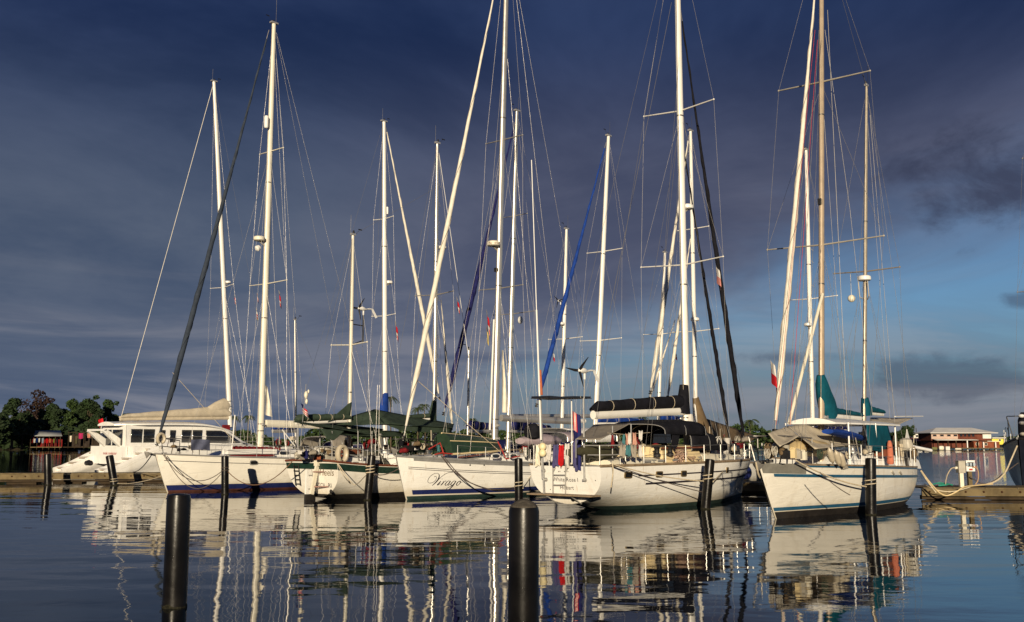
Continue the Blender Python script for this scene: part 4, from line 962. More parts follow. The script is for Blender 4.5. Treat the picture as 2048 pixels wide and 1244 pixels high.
for pts, ws in STROKES:
    P2 = catmull([(x, y, 0) for x, y in pts], 4); n_ = len(P2); W2 = []
    for i in range(n_):
        u = i / (n_ - 1) * (len(ws) - 1); k = min(int(u), len(ws) - 2); W2.append(ws[k] + (ws[k + 1] - ws[k]) * (u - k))
    vs = []
    for i, c_ in enumerate(P2):
        d = (P2[min(i + 1, n_ - 1)] - P2[max(i - 1, 0)]); d = d.normalized() if d.length > 1e-6 else Vector((1, 0, 0)); nn = Vector((-d.y, d.x, 0)) * max(6.5, W2[i] * .95)
        for s_ in (1, -1): k = c_ + nn * s_; vs.append(b3.sidepx(840 + k.x / 17.07, 930 + k.y / 17.07, .014))
    nb.add(vs, [(2 * i, 2 * i + 1, 2 * i + 3, 2 * i + 2) for i in range(n_ - 1)])
nb.build('name_lettering', LINE, b3.e)
for px in (940, 968): b = MB(); b.ball(b3.sidepx(px, 930), .035, 6, 4); b.build('drain', BLACKP, b3.e)
flag(b3.wor(b3.c(972, 618, .4)), .7, .95, panama, 'limp courtesy flag left of the silver mast, upper of two', .3, .8)
flag(b3.wor(b3.c(972, 652, .4)), .5, .7, lambda u, v: 3, 'pale yellow limp flag left of the silver mast, lower of two', .3, .8)

# ================================================================== black canvas sailboat (stern left)
b4 = Boat('sailboat', 'white sailboat with black canvas, black furled jibs and a named transom facing the camera', 'right', WL(1139, 1023), 12.4, 4.26, (1.67, 1.60, 1.55), .6, .3, .70, .47, .26, turn=-.023, fine=2.35, group='moored sailboats')
b4.hull(W_HULL, W_DECK, TEAK, .045)
b4.stripe('antifouling', ANTIF, -.4, .16)
b4.stripe('upper_line', LINE, lambda t: b4.fz(t) - .375, lambda t: b4.fz(t) - .325, .02, .86, .014)
b4.stripe('rubbing_strake', LINE, lambda t: b4.fz(t) - .66, lambda t: b4.fz(t) - .60, .02, .83, .03)
_, lo4, top4 = b4.mast((1352, -160), (1372, 780), .155, WMAST, [(222, 1.7), (530, 1.95)])
b4.furled(b4.c(1361, 20), b4.c(1490, 892), .115, BLACKC)
b4.furled(b4.c(1368, 300), b4.c(1461, 892), .085, BLACKC, 'furled_staysail')
for o in (.9, -.9): b4.stay(top4, Vector((-b4.L / 2 - .1, o, 1.6)), name='backstay')
b4.stay(b4.c(1343, 5), b4.c(1190, 770), .009, WIRE, 'topping_lift'); b4.stay(b4.at_row(lo4, top4, 222), b4.c(1290, 905, 1.6), name='running_backstay')
q = b4.at_row(lo4, top4, 410); b4.radar(q + Vector((.42, 0, 0)), .26, 1)
bo = b4.boom(b4.c(1369, 822), b4.c(1186, 830), .13, WMAST, BLACKC, .27, .20, .20, .02, 1.05)
b = MB(); b.loft([b4.c(1373, 838, .0) + Vector((.1, 0, z)) for z in (-.5, -.2, .1, .2)], [.2, .22, .2, .15], [.2, .24, .22, .2], 10); b.build('mast_boot', WHITEC, b4.e)
b4.pulpit(.12, .72); b4.rails(.18, .92, 9, .66); b4.pushpit(.9, .7)
# deck house, coamings, black dodger and bimini, awnings
b4.trunk(b4.c(1440, 905).x, b4.c(1345, 905).x, .85, 1.35, .26, .36, CREAM2, 'fore_cabin', .5)
b4.trunk(b4.c(1345, 905).x, b4.c(1258, 905).x, 1.42, 1.45, .66, .62, CREAM, 'deckhouse', .35)
b4.trunk(b4.c(1262, 915).x, -5.6, 1.5, 1.35, .26, .22, CREAM2, 'cockpit_coaming', .1)
b = MB(); zz = b4.dz(0) + .66; xa, xe = b4.c(1345, 890).x, b4.c(1256, 890).x; b.loft([Vector((xa, -1.44, zz - .1)), Vector((xe, -1.46, zz - .12))], .035, .03, 6); b.build('coaming_cap', MAHOG, b4.e)
dg = b4.arch('dodger', BLACKC, b4.c(1392, 880).x, b4.c(1318, 880).x, 1.45, b4.dz(0) + .45, .5, 1.05, bow_=.12)
b4.arch('bimini', BLACKC, b4.c(1345, 870).x, b4.c(1262, 870).x, 1.5, b4.dz(0) + 1.05, .55, .40, bow_=.1)
b = MB(); b.prism([b4.c(1308, 868, 1.52), b4.c(1341, 868, 1.52), b4.c(1343, 886, 1.52), b4.c(1306, 886, 1.52)], Vector((0, .02, 0))); b.build('dodger_window', GLASS, dg)
b4.patch('awning', GREYC, [b4.c(1152, 878, 1.2), b4.c(1200, 879, 1.5), b4.c(1262, 846, 1.2), b4.c(1188, 849, -1.2)], .10, wr=.03, seed=3)
b4.patch('awning', GREYC, [b4.c(1340, 846, 1.0), b4.c(1412, 879, 1.3), b4.c(1372, 852, -.6), b4.c(1358, 838, -.4)], .10, wr=.03, seed=6)
b4.patch('side_curtain', BLACKC, [b4.c(1346, 852, 1.4), b4.c(1362, 862, 1.4), b4.c(1352, 906, 1.5), b4.c(1343, 890, 1.5)], .0, seed=6)
b = MB()
for px, py in ((1152, 878), (1262, 848), (1225, 852)): b.tube([b4.c(px, py, 1.2), b4.c(px, 916, 1.4)], .022, 6)
each(b, 'awning_pole', STEEL, b4.e)
b = MB(); b.tube([b4.c(1231, 890, 1.4), b4.c(1252, 927, 1.8)], .03, 6); b.build('boat_hook', BLACKP, b4.e)
for px, py in ((1314, 908), (1340, 906)): 
    b = MB(); p = b4.c(px, py, 1.5); b.lathe(p + Vector((0, 0, -.1)), [(.13, 0), (.14, .08), (.09, .14), (.10, .28), (.13, .33), (.06, .36)], 12); b.build('winch', BLACKP, b4.e)
for px, py in ((1308, 925), (1222, 925), (1400, 918)): b4.cleat(b4.c(px, py, 1.75))
for i in range(3): x = b4.c(1225 + 30 * i, 920).x; b = MB(); b.box(Vector((x, -1.49, b4.dz(x) + .12)), (.5, .03, .07)); b.build('coaming_port', GREYP, b4.e)
x = b4.c(1398, 915).x; b = MB(); b.box(Vector((x, -1.08, b4.dz(x) + .17)), (.55, .06, .1)); b.build('cabin_port', GREYP, b4.e)
for px, py, wd in ((1256, 950, .40), (1318, 948.5, .38), (1367, 947, .34), (1454, 940, .17)):
    p = b4.sidepx(px, py, .0); t_ = b4.tz(p.x, p.z); b4.portlight(p + b4.nrm(t_, p.z, -1) * .02, b4.nrm(t_, p.z, -1), wd, .22, mat('bronze_frame', (.30, .22, .11), .4, .7), GLASS, r=.35)
# transom: name, ladder, platform, fittings
NAMEM = LINE
def t4(px, py, off=.014):
    x = b4.xs(1.0)
    for _ in range(6): p = b4.cx(px, py, x); x = b4.xs(p.z) - off
    return b4.cx(px, py, x)
def tl(s_, px, py, size):
    c0 = t4(px, py); lettering(s_, size, lambda x, y: Vector((b4.xs(c0.z + y) - .014, c0.y - x, c0.z + y)), NAMEM, b4.e)
tl('White Rose I', 1131, 963, .205); tl('Hobart', 1134, 979, .205)
ld = MB()
for px in (1106, 1131): ld.tube([t4(px, 930, .09) + Vector((0, 0, .05)), t4(px, 988, .09)], .022, 6)
for py in (950, 970): ld.tube([t4(1106, py, .09), t4(1131, py, .09)], .022, 6)
for px in (1106, 1131): ld.tube([t4(px, 944, .09), t4(px + 5, 936, .01)], .018, 5)
ld.build('transom_ladder', STEEL, b4.e)
b = MB(); a_, q_ = t4(1074, 989, .0), t4(1200, 989, .0); mid = a_.lerp(q_, .5); b.box(mid + Vector((-.26, 0, 0)), (.6, abs(a_.y - q_.y), .05)); sp = b.build('swim_platform', TEAK, b4.e)
b = MB()
for px in (1110, 1157): k = t4(px, 990, 0); b.tube([k + Vector((-.45, 0, -.02)), k + Vector((.16, 0, -.3))], .028, 6)
each(b, 'platform_strut', STEEL, b4.e)
b = MB()
for px, py, r_ in ((1148, 997, .10), (1183, 995, .055)): b.lathe(t4(px, py, -.02), [(r_, 0), (r_, .06), (r_ * .7, .08)], 10, (-1, 0, 0))
each(b, 'exhaust_outlet', BLACKP, b4.e)
b = MB()
for px, py in ((1089, 941), (1093, 959), (1171, 960)): k = t4(px, py, 0); b.lathe(k, [(.07, -.01), (.07, .03), (.035, .04), (.035, .16)], 9, (-1, 0, 0))
each(b, 'pole_socket', STEEL, b4.e)
b = MB()
for px, py in ((1117, 943), (1120, 943), (1129, 943), (1136, 943), (1191, 961), (1101, 979)): b.ball(t4(px, py, .0), .02, 6, 4)
each(b, 'bolt', BLACKP, b4.e)
# solar panels on two stern poles, wind generator, whip aerial, danbuoy
pl, pr = t4(1085, 958, .12), t4(1169, 961, .12)
b = MB()
for p_, px in ((pl, 1079), (pr, 1167)): b.tube([p_, b4.cx(px, 797, p_.x)], .034, 8)
b.tube([t4(1088, 990, .35), b4.cx(1081, 790, pl.x - .2)], .03, 8)
each(b, 'stern_pole', STEEL, b4.e)
for (px0, px1, ry) in ((1080, 1117, .02), (1113, 1165, -.02)):
    a_, q_ = b4.cx(px0, 797, pl.x), b4.cx(px1, 795, pl.x); c_ = a_.lerp(q_, .5); b = MB(); b.box((c_.x + .0, c_.y, c_.z + .02), (.95, abs(a_.y - q_.y) * 1.0, .05), 0, ry); so_ = b.build('solar_panel', GLASS, b4.e)
    b = MB(); b.box((c_.x, c_.y, c_.z - .02), (1.0, abs(a_.y - q_.y) * 1.03, .03), 0, ry); b.build('panel_frame', BLACKP, so_)
b4.windgen(b4.cx(1169, 742, pr.x), -1, .52, b4.cx(1168, 797, pr.x))
b4.tubes('whip_aerial', W_PAINT, [[t4(1082, 880, .2), b4.cx(1073, 620, pl.x - .1)]], .032, 7); b4.tubes('whip_tip', W_PAINT, [[b4.cx(1073, 620, pl.x - .1), b4.cx(1063, 320, pl.x - .1)]], .016, 6)
b = MB(); b.tube([b4.cx(1080, 740, pl.x - .15), b4.cx(1083, 790, pl.x - .15)], .05, 9); b4.own(b, 'danbuoy', ORANGE, b4.cx(1082, 765, pl.x - .15), 'orange danbuoy strapped to the stern pole beside the solar panels', 'danbuoy')
for i, py in enumerate((893, 906)):
    b = MB(); p = b4.cx(1085, py, pl.x - .28); b.ball(p, .135, 14, 9); b4.own(b, 'round_float', mat('cream_float', (.78, .68, .42), .45), p, ('upper' if i == 0 else 'lower') + ' cream round float on the left stern pole', 'float')
# ensign and washing along the stern rail
es = t4(1144, 926, .1); b4.tubes('ensign_staff', W_PAINT, [[es, b4.cx(1143, 800, es.x - .1)]], .02)
xw = es.x
def W4(px, py, dx=0): return b4.cx(px, py, xw + dx)
flag(b4.wor(W4(1145, 822, -.08)), .5, 1.9, lambda u, v: (1 if (u * 8) % 2 < 1 else 0) if v < .28 and u < .6 else 2, 'long dark blue ensign hanging limp at the stern pole', .6, .35, nu=8, nv=12)
for px, w, py, h, m_, lab, tp in ((1106, 10, 888, .74, BLUECL, 'blue towel hanging on the stern rail left of the red cloth', 0), (1118, 9, 889, .72, REDC, 'bright red cloth hanging on the stern rail', .0), (1130, 9, 886, .76, WHITEC, 'pale grey cloth hanging between the red cloth and the ensign', .2),
                              (1090, 12, 888, .55, WHITEC, 'white cloth bundle hanging left of the blue towel', .1), (1071, 7, 888, .72, CREAM2, 'cream cloth at the left end of the stern rail', 0), (1147, 9, 880, .95, BLUECL, 'dark blue cloth hanging under the ensign', .0)):
    cloth(b4, W4(px, py, .02), W4(px + w, py, .02), h, m_, lab, seed=px * .37, taper=tp)
line('washing_line', ROPE, [b4.wor(b4.c(1215, 866, 1.3)), b4.wor(b4.c(1250, 869, 1.4)), b4.wor(b4.c(1300, 865, 1.4))], .008, 'washing line with small laundry under the black bimini')
for i, (px, w, py, h, m_, lab, tp) in enumerate(((1246, 3, 867, .36, AQUAC, 'narrow aqua cloth on the washing line', 0), (1251, 5, 866, .38, PINKC, 'left pink garment on the washing line', .2), (1257, 5, 864, .40, WHITEC, 'white garment between the two pink ones on the washing line', .2), (1264, 8, 864, .42, PINKC, 'right pink garment on the washing line', .3), (1277, 8, 860, .34, WHITEC, 'white garment at the right end of the washing line', .6),
                                  (1222, 5, 868, .40, MAROON, 'dark garment at the left end of the washing line', .1))):
    cloth(b4, b4.c(px, py, 1.45), b4.c(px + w, py + .5, 1.45), h, m_, lab, seed=px * .2, taper=tp, wob=.04)
for i, (px, w, m_, lab) in enumerate(((1240, 10, GREYC, 'grey towel on the side rail below the washing, leftmost'), (1252, 8, AQUAC, 'faded aqua towel on the side rail below the washing'), (1262, 12, GREYC, 'wide grey towel on the side rail below the washing'), (1276, 8, WHITEC, 'white towel on the side rail, rightmost below the washing'))):
    cloth(b4, b4.c(px, 888, 1.85), b4.c(px + w, 889, 1.85), .42 - .04 * (i == 1), m_, lab, seed=px * .5, taper=.15, name='towel', cat='towel')
# olive inflatable lashed on the side deck, coil of rope, stern clutter
b = MB(); k = [b4.c(x, 903 - .5 * abs(i - 2), .8) for i, x in enumerate((1158, 1175, 1198, 1222, 1236))]; b.loft(k, [.12, .28, .30, .28, .14], [.12, .26, .28, .26, .14], 12, (0, 1, 0)); b.loft([p_ + Vector((.1, .55, -.05)) for p_ in k], [.12, .28, .30, .28, .14], [.12, .26, .28, .26, .14], 12, (0, 1, 0))
b4.own(b, 'rolled_inflatable', RUBBER, k[2], 'olive rolled inflatable boat lying on the aft deck', 'inflatable boat')
b = MB(); rnd = random.Random(5); k = b4.c(1362, 912, 1.55)
b.tube([k + Vector((rnd.uniform(-.42, .42), rnd.uniform(-.12, .12), rnd.uniform(-.25, .28))) for _ in range(46)], .018, 5); b4.own(b, 'rope_heap', mat('pink_rope', (.52, .36, .28), .85, 0, .3, 20), k, 'tangled heap of pinkish rope hung on the side rail', 'rope')
b = MB(); k = b4.c(1384, 918, 1.6); b.tube([k + Vector((rnd.uniform(-.3, .3), rnd.uniform(-.1, .1), rnd.uniform(-.05, .12))) for _ in range(22)], .018, 5); b4.own(b, 'rope_heap', mat('tan_rope', (.36, .26, .18), .85, 0, .3, 20), k, 'small heap of tan rope right of the pinkish rope heap', 'rope')
for i, (px, py, o, m_, lab) in enumerate(((1392, 912, .4, WHITEC, 'white can on the foredeck of the black canvas sailboat'), (1400, 912, .0, REDP, 'red can on the foredeck of the black canvas sailboat'), (1411, 911, .6, MAROON, 'dark red can on the foredeck behind the right pile'), (1425, 912, .3, CREAM2, 'cream can on the foredeck near the black staysail'), (1438, 910, -.2, REDP, 'red can left of the black furled staysail foot'), (1470, 908, .3, BLACKP, 'black can between the two black furled jibs'), (1447, 911, .5, WHITEC, 'white can at the foot of the black staysail'))):
    can(b4, b4.c(px, py, o), m_, lab, .45, .16)
crate(b4, b4.c(1408, 905, -.3), (.9, .5, .25), W_PAINT, 'white surf box on the foredeck of the black canvas sailboat')
crate(b4, b4.c(1440, 898, -.5), (1.0, .5, .14), mat('surfboard_blue', (.25, .32, .36), .4), 'pale blue board lying across the bow rails', 'board', 'paddle_board')
crate(b4, b4.c(1418, 893, -.8), (.9, .5, .12), CREAM, 'cream board lying across the bow rails', 'board', 'paddle_board')
for i, (px, py) in enumerate(((1412, 893), (1450, 892), (1470, 897))): fender(b4, b4.c(px, py, .9), .5, .12, FEND, ('left', 'middle', 'right')[i] + ' pale fender tied to the bow rail of the black canvas sailboat', (1, 0, .1))
b = MB(); p = b4.c(1492, 945, -.2); b.ball(p, .26, 12, 8, (1, 1, 1.2)); b4.own(b, 'round_fender', NAVY, p, 'round navy fender hanging under the bow between two boats', 'fender')
flag(b4.wor(b4.at_row(lo4, top4, 530) + Vector((-.1, -1.55, -.1))), .6, .75, lambda u, v: 0 if v < .4 else 4, 'faded pink and white flag under the right spreader of the white mast', .3)
# ================================================================== rightmost ketch (bow left)
b5 = Boat('sailboat', 'rightmost white ketch with blue stripes, teal sail covers and a tented foredeck', 'left', WL(1550.5, 1038), 12.4, 3.4, (1.70, 1.50, 1.32), 1.2, .3, .42, .64, .0, turn=.03, fine=3.1, group='moored sailboats')
b5.hull(W_HULL2, W_DECK, None)
b5.stripe('antifouling', ANTIB, -.4, .22)
b5.stripe('boot_stripe', BLUE, .25, .36)
b5.stripe('sheer_stripe', BLUE, lambda t: b5.fz(t) - .055, lambda t: b5.fz(t) + .005, .12, 1.0)
b5.stripe('bulwark_stripe', BLUE, lambda t: b5.fz(t) - .36, lambda t: b5.fz(t) - .27, .03, 1.0, .025)
b5.stripe('toe_strake', TEAK, lambda t: b5.fz(t) + .005, lambda t: b5.fz(t) + .06, .1, 1.0, .02)
b5.stripe('bow_plate', mat('galvanised_plate', (.30, .29, .26), .5, .4, .12, 4), lambda t: b5.fz(t) - .25, lambda t: b5.fz(t) + .05, .004, .12, .03)
_, lo5, top5 = b5.mast((1643, -150), (1643, 760), .115, BMAST, [(164, 1.75), (490, 2.15)], asp=1.3, spr_m=GREYB)
_, lo5z, top5z = b5.mast((1733, 172), (1729, 800), .085, mat('mizzen_alu', (.42, .37, .30), .4, .5), [(543, 1.3)], name='mizzen_mast')
b5.furled(b5.c(1640, -130), b5.c(1549, 872), .11, SAILC)
b5.tubes('whisker_pole', CREAM2, [[b5.c(1645, 588, .2), b5.c(1578, 846, .2)]], .055, 9)
b5.stay(top5, top5z, name='triatic_stay'); b5.stay(top5, b5.c(1546, 905), name='headstay')
for px0, py0, px1, py1, m_, r_ in ((1630, 60, 1552, 850, RROPE, .007), (1635, 80, 1580, 850, RROPE, .008), (1638, 60, 1590, 845, WIRE, .008), (1650, 60, 1700, 420, WIRE, .008), (1655, 20, 1695, 860, WIRE, .01), (1700, 420, 1745, 830, WIRE, .008), (1740, 230, 1790, 850, WIRE, .009), (1625, 200, 1570, 880, WIRE, .008)):
    b5.stay(b5.c(px0, py0), b5.c(px1, py1, .3), r_, m_, 'running_rigging')
q = b5.at_row(lo5z, top5z, 557); b5.radar(q + Vector((.12, .0, 0)), .26, 1, None, q); b = MB(); b.tube([q + Vector((.3, .18, -.15)), q + Vector((.22, .18, -.75)), q + Vector((0, .05, -.85))], .022, 5); b.tube([q + Vector((.3, -.18, -.15)), q + Vector((.22, -.18, -.75)), q + Vector((0, -.05, -.85))], .022, 5); each(b, 'radar_guard', GREYB, b5.e)
q = b5.c(1703, 597, -.4); b = MB(); b.ball(q, .15, 10, 7); b.tube([q, q + Vector((0, 0, 1.0))], .008, 4); b.build('radar_reflector', CREAM2, b5.e)
b = MB(); b.box(b5.at_row(lo5, top5, 405) + Vector((.16, 0, 0)), (.14, .12, .22)); b.build('steaming_light', BLACKP, b5.e)
bo = b5.boom(b5.c(1650, 830), b5.c(1722, 836), .07, WMAST, TEALC, .15, .07, .18, .0, ties=False)
b = MB(); k = [b5.c(x, y) for x, y in ((1655, 832), (1650, 812), (1646, 790), (1643, 766), (1641, 750))]; b.loft([k[0] + Vector((-.25, 0, 0)), k[1] + Vector((-.22, 0, 0)), k[2] + Vector((-.1, 0, 0)), k[3], k[4]], [.26, .28, .25, .20, .13], [.55, .52, .42, .30, .17], 14, (0, 1, 0)); b.build('sail_cover_peak', TEALC, bo, None, 60)
bz = b5.boom(b5.c(1731, 826), b5.c(1766, 829), .05, WMAST, TEALC, .15, .07, .16, .0, .58, 'mizzen_boom', ties=False, hs=.8)
# hard top over the cockpit with posts, teal side curtains, wheelhouse trunk
rx0, rx1 = b5.c(1622, 850).x, b5.c(1722, 850).x; rz = 3.02
b = MB(); b.grid(lambda u, v: Vector((rx0 + (rx1 - rx0) * u, (2 * v - 1) * 1.45 * (1 - .42 * (1 - u) ** 2), rz + .16 * (1 - (2 * v - 1) ** 2) - .02 * u)), 10, 8); b.grid(lambda u, v: Vector((rx0 + (rx1 - rx0) * u, (2 * v - 1) * 1.45 * (1 - .42 * (1 - u) ** 2), rz - .05 - .02 * u)), 10, 8)
for s_ in (0, 1): b.grid(lambda u, v: Vector((rx0 + (rx1 - rx0) * u, (2 * s_ - 1) * 1.45 * (1 - .42 * (1 - u) ** 2), rz - .05 * v - .02 * u)), 10, 1); b.grid(lambda u, v: Vector((rx0 if s_ == 0 else rx1, (2 * u - 1) * 1.45 * (.58 if s_ == 0 else 1), rz - .05 * v - (.02 if s_ else 0) + (1 - v) * .16 * (1 - (2 * u - 1) ** 2))), 8, 1)
b.build('hard_top', W_PAINT, b5.e)
b = MB()
for x, y in ((rx0 - .5, 1.1), (rx0 - .5, -1.1), (rx1 + .15, 1.3), (rx1 + .15, -1.3), ((rx0 + rx1) / 2, 1.35)): b.tube([(x, y, b5.dz(x) - .03), (x, y, rz)], .028, 7)
each(b, 'hard_top_post', W_PAINT, b5.e)
b5.trunk(b5.c(1635, 900).x, b5.c(1700, 900).x, .95, 1.3, .40, .62, W_PAINT, 'cabin', .6); b5.trunk(b5.c(1700, 900).x, b5.c(1778, 905).x, 1.32, 1.25, .62, .40, W_PAINT, 'cockpit_house', .1)
b5.patch('side_curtain', TEALC, [b5.c(1733, 849, 1.35), b5.c(1776, 851, 1.35), b5.c(1792, 912, 1.4), b5.c(1737, 898, 1.4)], .0, wr=.08, seed=4)
b = MB(); k = [b5.c(x, y, .9) for x, y in ((1655, 863), (1680, 866), (1700, 871), (1722, 876))]; b.loft(k, [.2, .28, .28, .16], [.08, .13, .13, .10], 10, (0, 1, 0)); b5.own(b, 'blue_bundle', BLUEC, k[1], 'bright blue rolled cover under the white hard top', 'cover')
# tent over the foredeck and the dinghy beneath it
b5.patch('foredeck_tent', BEIGEC, [b5.c(1576, 852, .0), b5.c(1610, 849, .0), b5.c(1722, 887, .5), b5.c(1630, 897, 1.35)], .14, 14, 12, .07, seed=2)
b5.patch('tent_far_side', BEIGEC, [b5.c(1576, 852, .0), b5.c(1610, 849, .0), b5.c(1690, 872, -1.0), b5.c(1612, 868, -1.4)], .12, 12, 10, .06, seed=5)
b5.patch('tent_front', BEIGEC, [b5.c(1576, 852, .0), b5.c(1536, 867, .5), b5.c(1560, 893, 1.0), b5.c(1598, 872, .9)], .08, 10, 10, .06, seed=9)
b5.patch('tent_front_far', BEIGEC, [b5.c(1576, 852, .0), b5.c(1536, 867, .5), b5.c(1548, 872, -.9), b5.c(1590, 862, -1.0)], .05, 8, 8, .05, seed=4)
b = MB()
for x0, y0, x1, y1 in ((1578, 856, 1600, 905), (1578, 856, 1560, 905), (1640, 868, 1650, 902)): b.tube([b5.c(x0, y0, .1), b5.c(x1, y1, .7)], .02, 5)
each(b, 'tent_pole', BLACKP, b5.e)
b = MB(); k = [b5.c(x, y, .3) for x, y in ((1566, 903), (1580, 897), (1602, 894), (1630, 897), (1642, 901))]; b.loft(k, [.2, .5, .6, .56, .38], [.10, .24, .30, .27, .18], 14, (0, 1, 0)); b5.own(b, 'upturned_dinghy', mat('cream_dinghy', (.55, .42, .22), .5, 0, .15, 3, 0, 8, (2, .4, (.25, .17, .09))), k[2], 'cream upturned dinghy under the beige foredeck tent', 'dinghy')
for i, (px, py, m_, lab) in enumerate(((1585, 901, CREAM, 'tan jerry can under the beige tent'), (1596, 903, GREYB, 'grey jerry can under the beige tent'), (1572, 903, BLACKP, 'black jerry can at the front of the beige tent'), (1606, 905, CREAM2, 'cream jerry can under the beige tent, rightmost'))): can(b5, b5.c(px, py + 15, .9), m_, lab, .30, .10)
b5.pulpit(.15, .85); b5.rails(.22, .88, 6, .72, W_PAINT); b5.pushpit(.86, .75)
for i, (px, py) in enumerate(((1664, 903), (1677, 908), (1686, 912))): fender(b5, b5.c(px - 2, py + 8, 1.5), .5, .10, FEND, ('left', 'middle', 'right')[i] + ' beige fender on the side deck below the beige tent', (-.55, 0, -.8))
for i, (px, py) in enumerate(((1705, 912), (1740, 914), (1762, 914))): b5.winch(b5.c(px, py - 6, 1.1), .12)
p = b5.c(1780, 905, 1.55); b = MB(); b.loft([p + Vector((0, 0, z)) for z in (-.42, -.36, .0, .3, .42)], [.08, .12, .11, .09, .05], None, 10); b5.own(b, 'orange_bundle', mat('faded_orange', (.50, .16, .10), .8, 0, .15, 5), p, 'faded orange rolled bundle standing at the cockpit rail', 'bundle')
crate(b5, b5.c(1762, 913, 1.3), (.5, .35, .22), MAHOG, 'dark wooden box on the cockpit side of the rightmost ketch')
# anchor and chain over the bow roller
b5.anchor(1545, 922, 1512, 925)
for i, (x0, y0, x1, y1) in enumerate(((1512, 925, 1520, 955), (1530, 925, 1527, 944))): line('anchor_rope', ROPE, rope_pts(b5.wor(b5.c(x0, y0, .1)), b5.wor(b5.c(x1, y1, .0)), .1), .03, ('outer' if i == 0 else 'inner') + ' pale rope looped over the ketch bow', 'rope')
# outboard, brown sail ties and clutter on the stern rail, long white tube
e = thing('outboard_motor', 'grey outboard motor on the stern rail of the rightmost ketch', 'outboard motor', b5.wor(b5.c(1812, 905, 1.3)), b5.a)
b = MB(); b.loft([(0, 0, z) for z in (.05, .1, .3, .48, .55)], [.1, .17, .2, .16, .06], [.12, .24, .27, .22, .1], 11); b.build('cowling', GREYB, e)
b = MB(); b.bar((0, 0, .1), (-.05, 0, -.55), .1, .14, (1, 0, 0)); b.build('shaft', BLACKP, e)
rnd = random.Random(9)
for i, (px, py, h, m_, lab) in enumerate(((1795, 890, .75, BROWNC, 'brown rope bunch hanging on the stern rail, leftmost'), (1802, 888, .8, BEIGEC, 'beige rope bunch hanging on the stern rail'), (1818, 890, .7, BLACKC, 'black rope bunch hanging on the stern rail'), (1826, 893, .6, BROWNC, 'brown rope bunch hanging on the stern rail, rightmost'))):
    p = b5.c(px, py, 1.2); b = MB()
    for k in range(5): o = Vector((rnd.uniform(-.12, .12), rnd.uniform(-.05, .05), 0)); b.tube([p + o, p + o * 1.6 + Vector((0, 0, -h * .5)), p + o * 1.3 + Vector((0, 0, -h)), p + o * .5 + Vector((.05, 0, -h * .5)), p], .022, 5)
    b5.own(b, 'rope_bunch', m_, p, lab, 'rope')
b = MB(); b.tube([b5.c(1800, 888, .4), b5.c(1862, 901, 1.0)], .07, 10); b5.own(b, 'white_tube', mat('white_tube', (.82, .81, .80), .3), b5.c(1830, 895, .7), 'long white tube sticking out over the stern rail', 'tube')
b = MB(); p = b5.c(1815, 886, .6); b.prism([p + Vector((-.35, 0, 0)), p + Vector((.35, 0, 0)), p + Vector((.05, 0, .55))], (0, .03, 0)); b5.own(b, 'vane', W_PAINT, p, 'white triangular wind vane at the stern of the rightmost ketch', 'vane')
b5.patch('stern_awning', BEIGEC, [b5.c(1740, 846, .8), b5.c(1795, 850, 1.0), b5.c(1826, 836, -.2), b5.c(1740, 835, -.8)], .05, wr=.04, seed=7)
b5.tubes('stern_spar', W_PAINT, [[b5.c(1790, 833, 0), b5.c(1846, 832.5, -.3)]], .025)
b = MB(); k = b5.sidepx(1690, 934, .02); b.bar(k + Vector((.2, 0, 0)), k + Vector((-.2, 0, 0)), .05, .1); b.build('hawse_plate', GREYB, b5.e)
for px in (1785, 1800): b = MB(); k = b5.sidepx(px, 946, .02); b.bar(k + Vector((.12, 0, .06)), k + Vector((-.12, 0, -.06)), .05, .07); b.build('rub_pad', GREYB, b5.e)
flag(b5.wor(b5.c(1540, 712, 1.2)), .5, .72, panama_wr, 'white and red flag left of the cream furled jib of the rightmost ketch', .3)

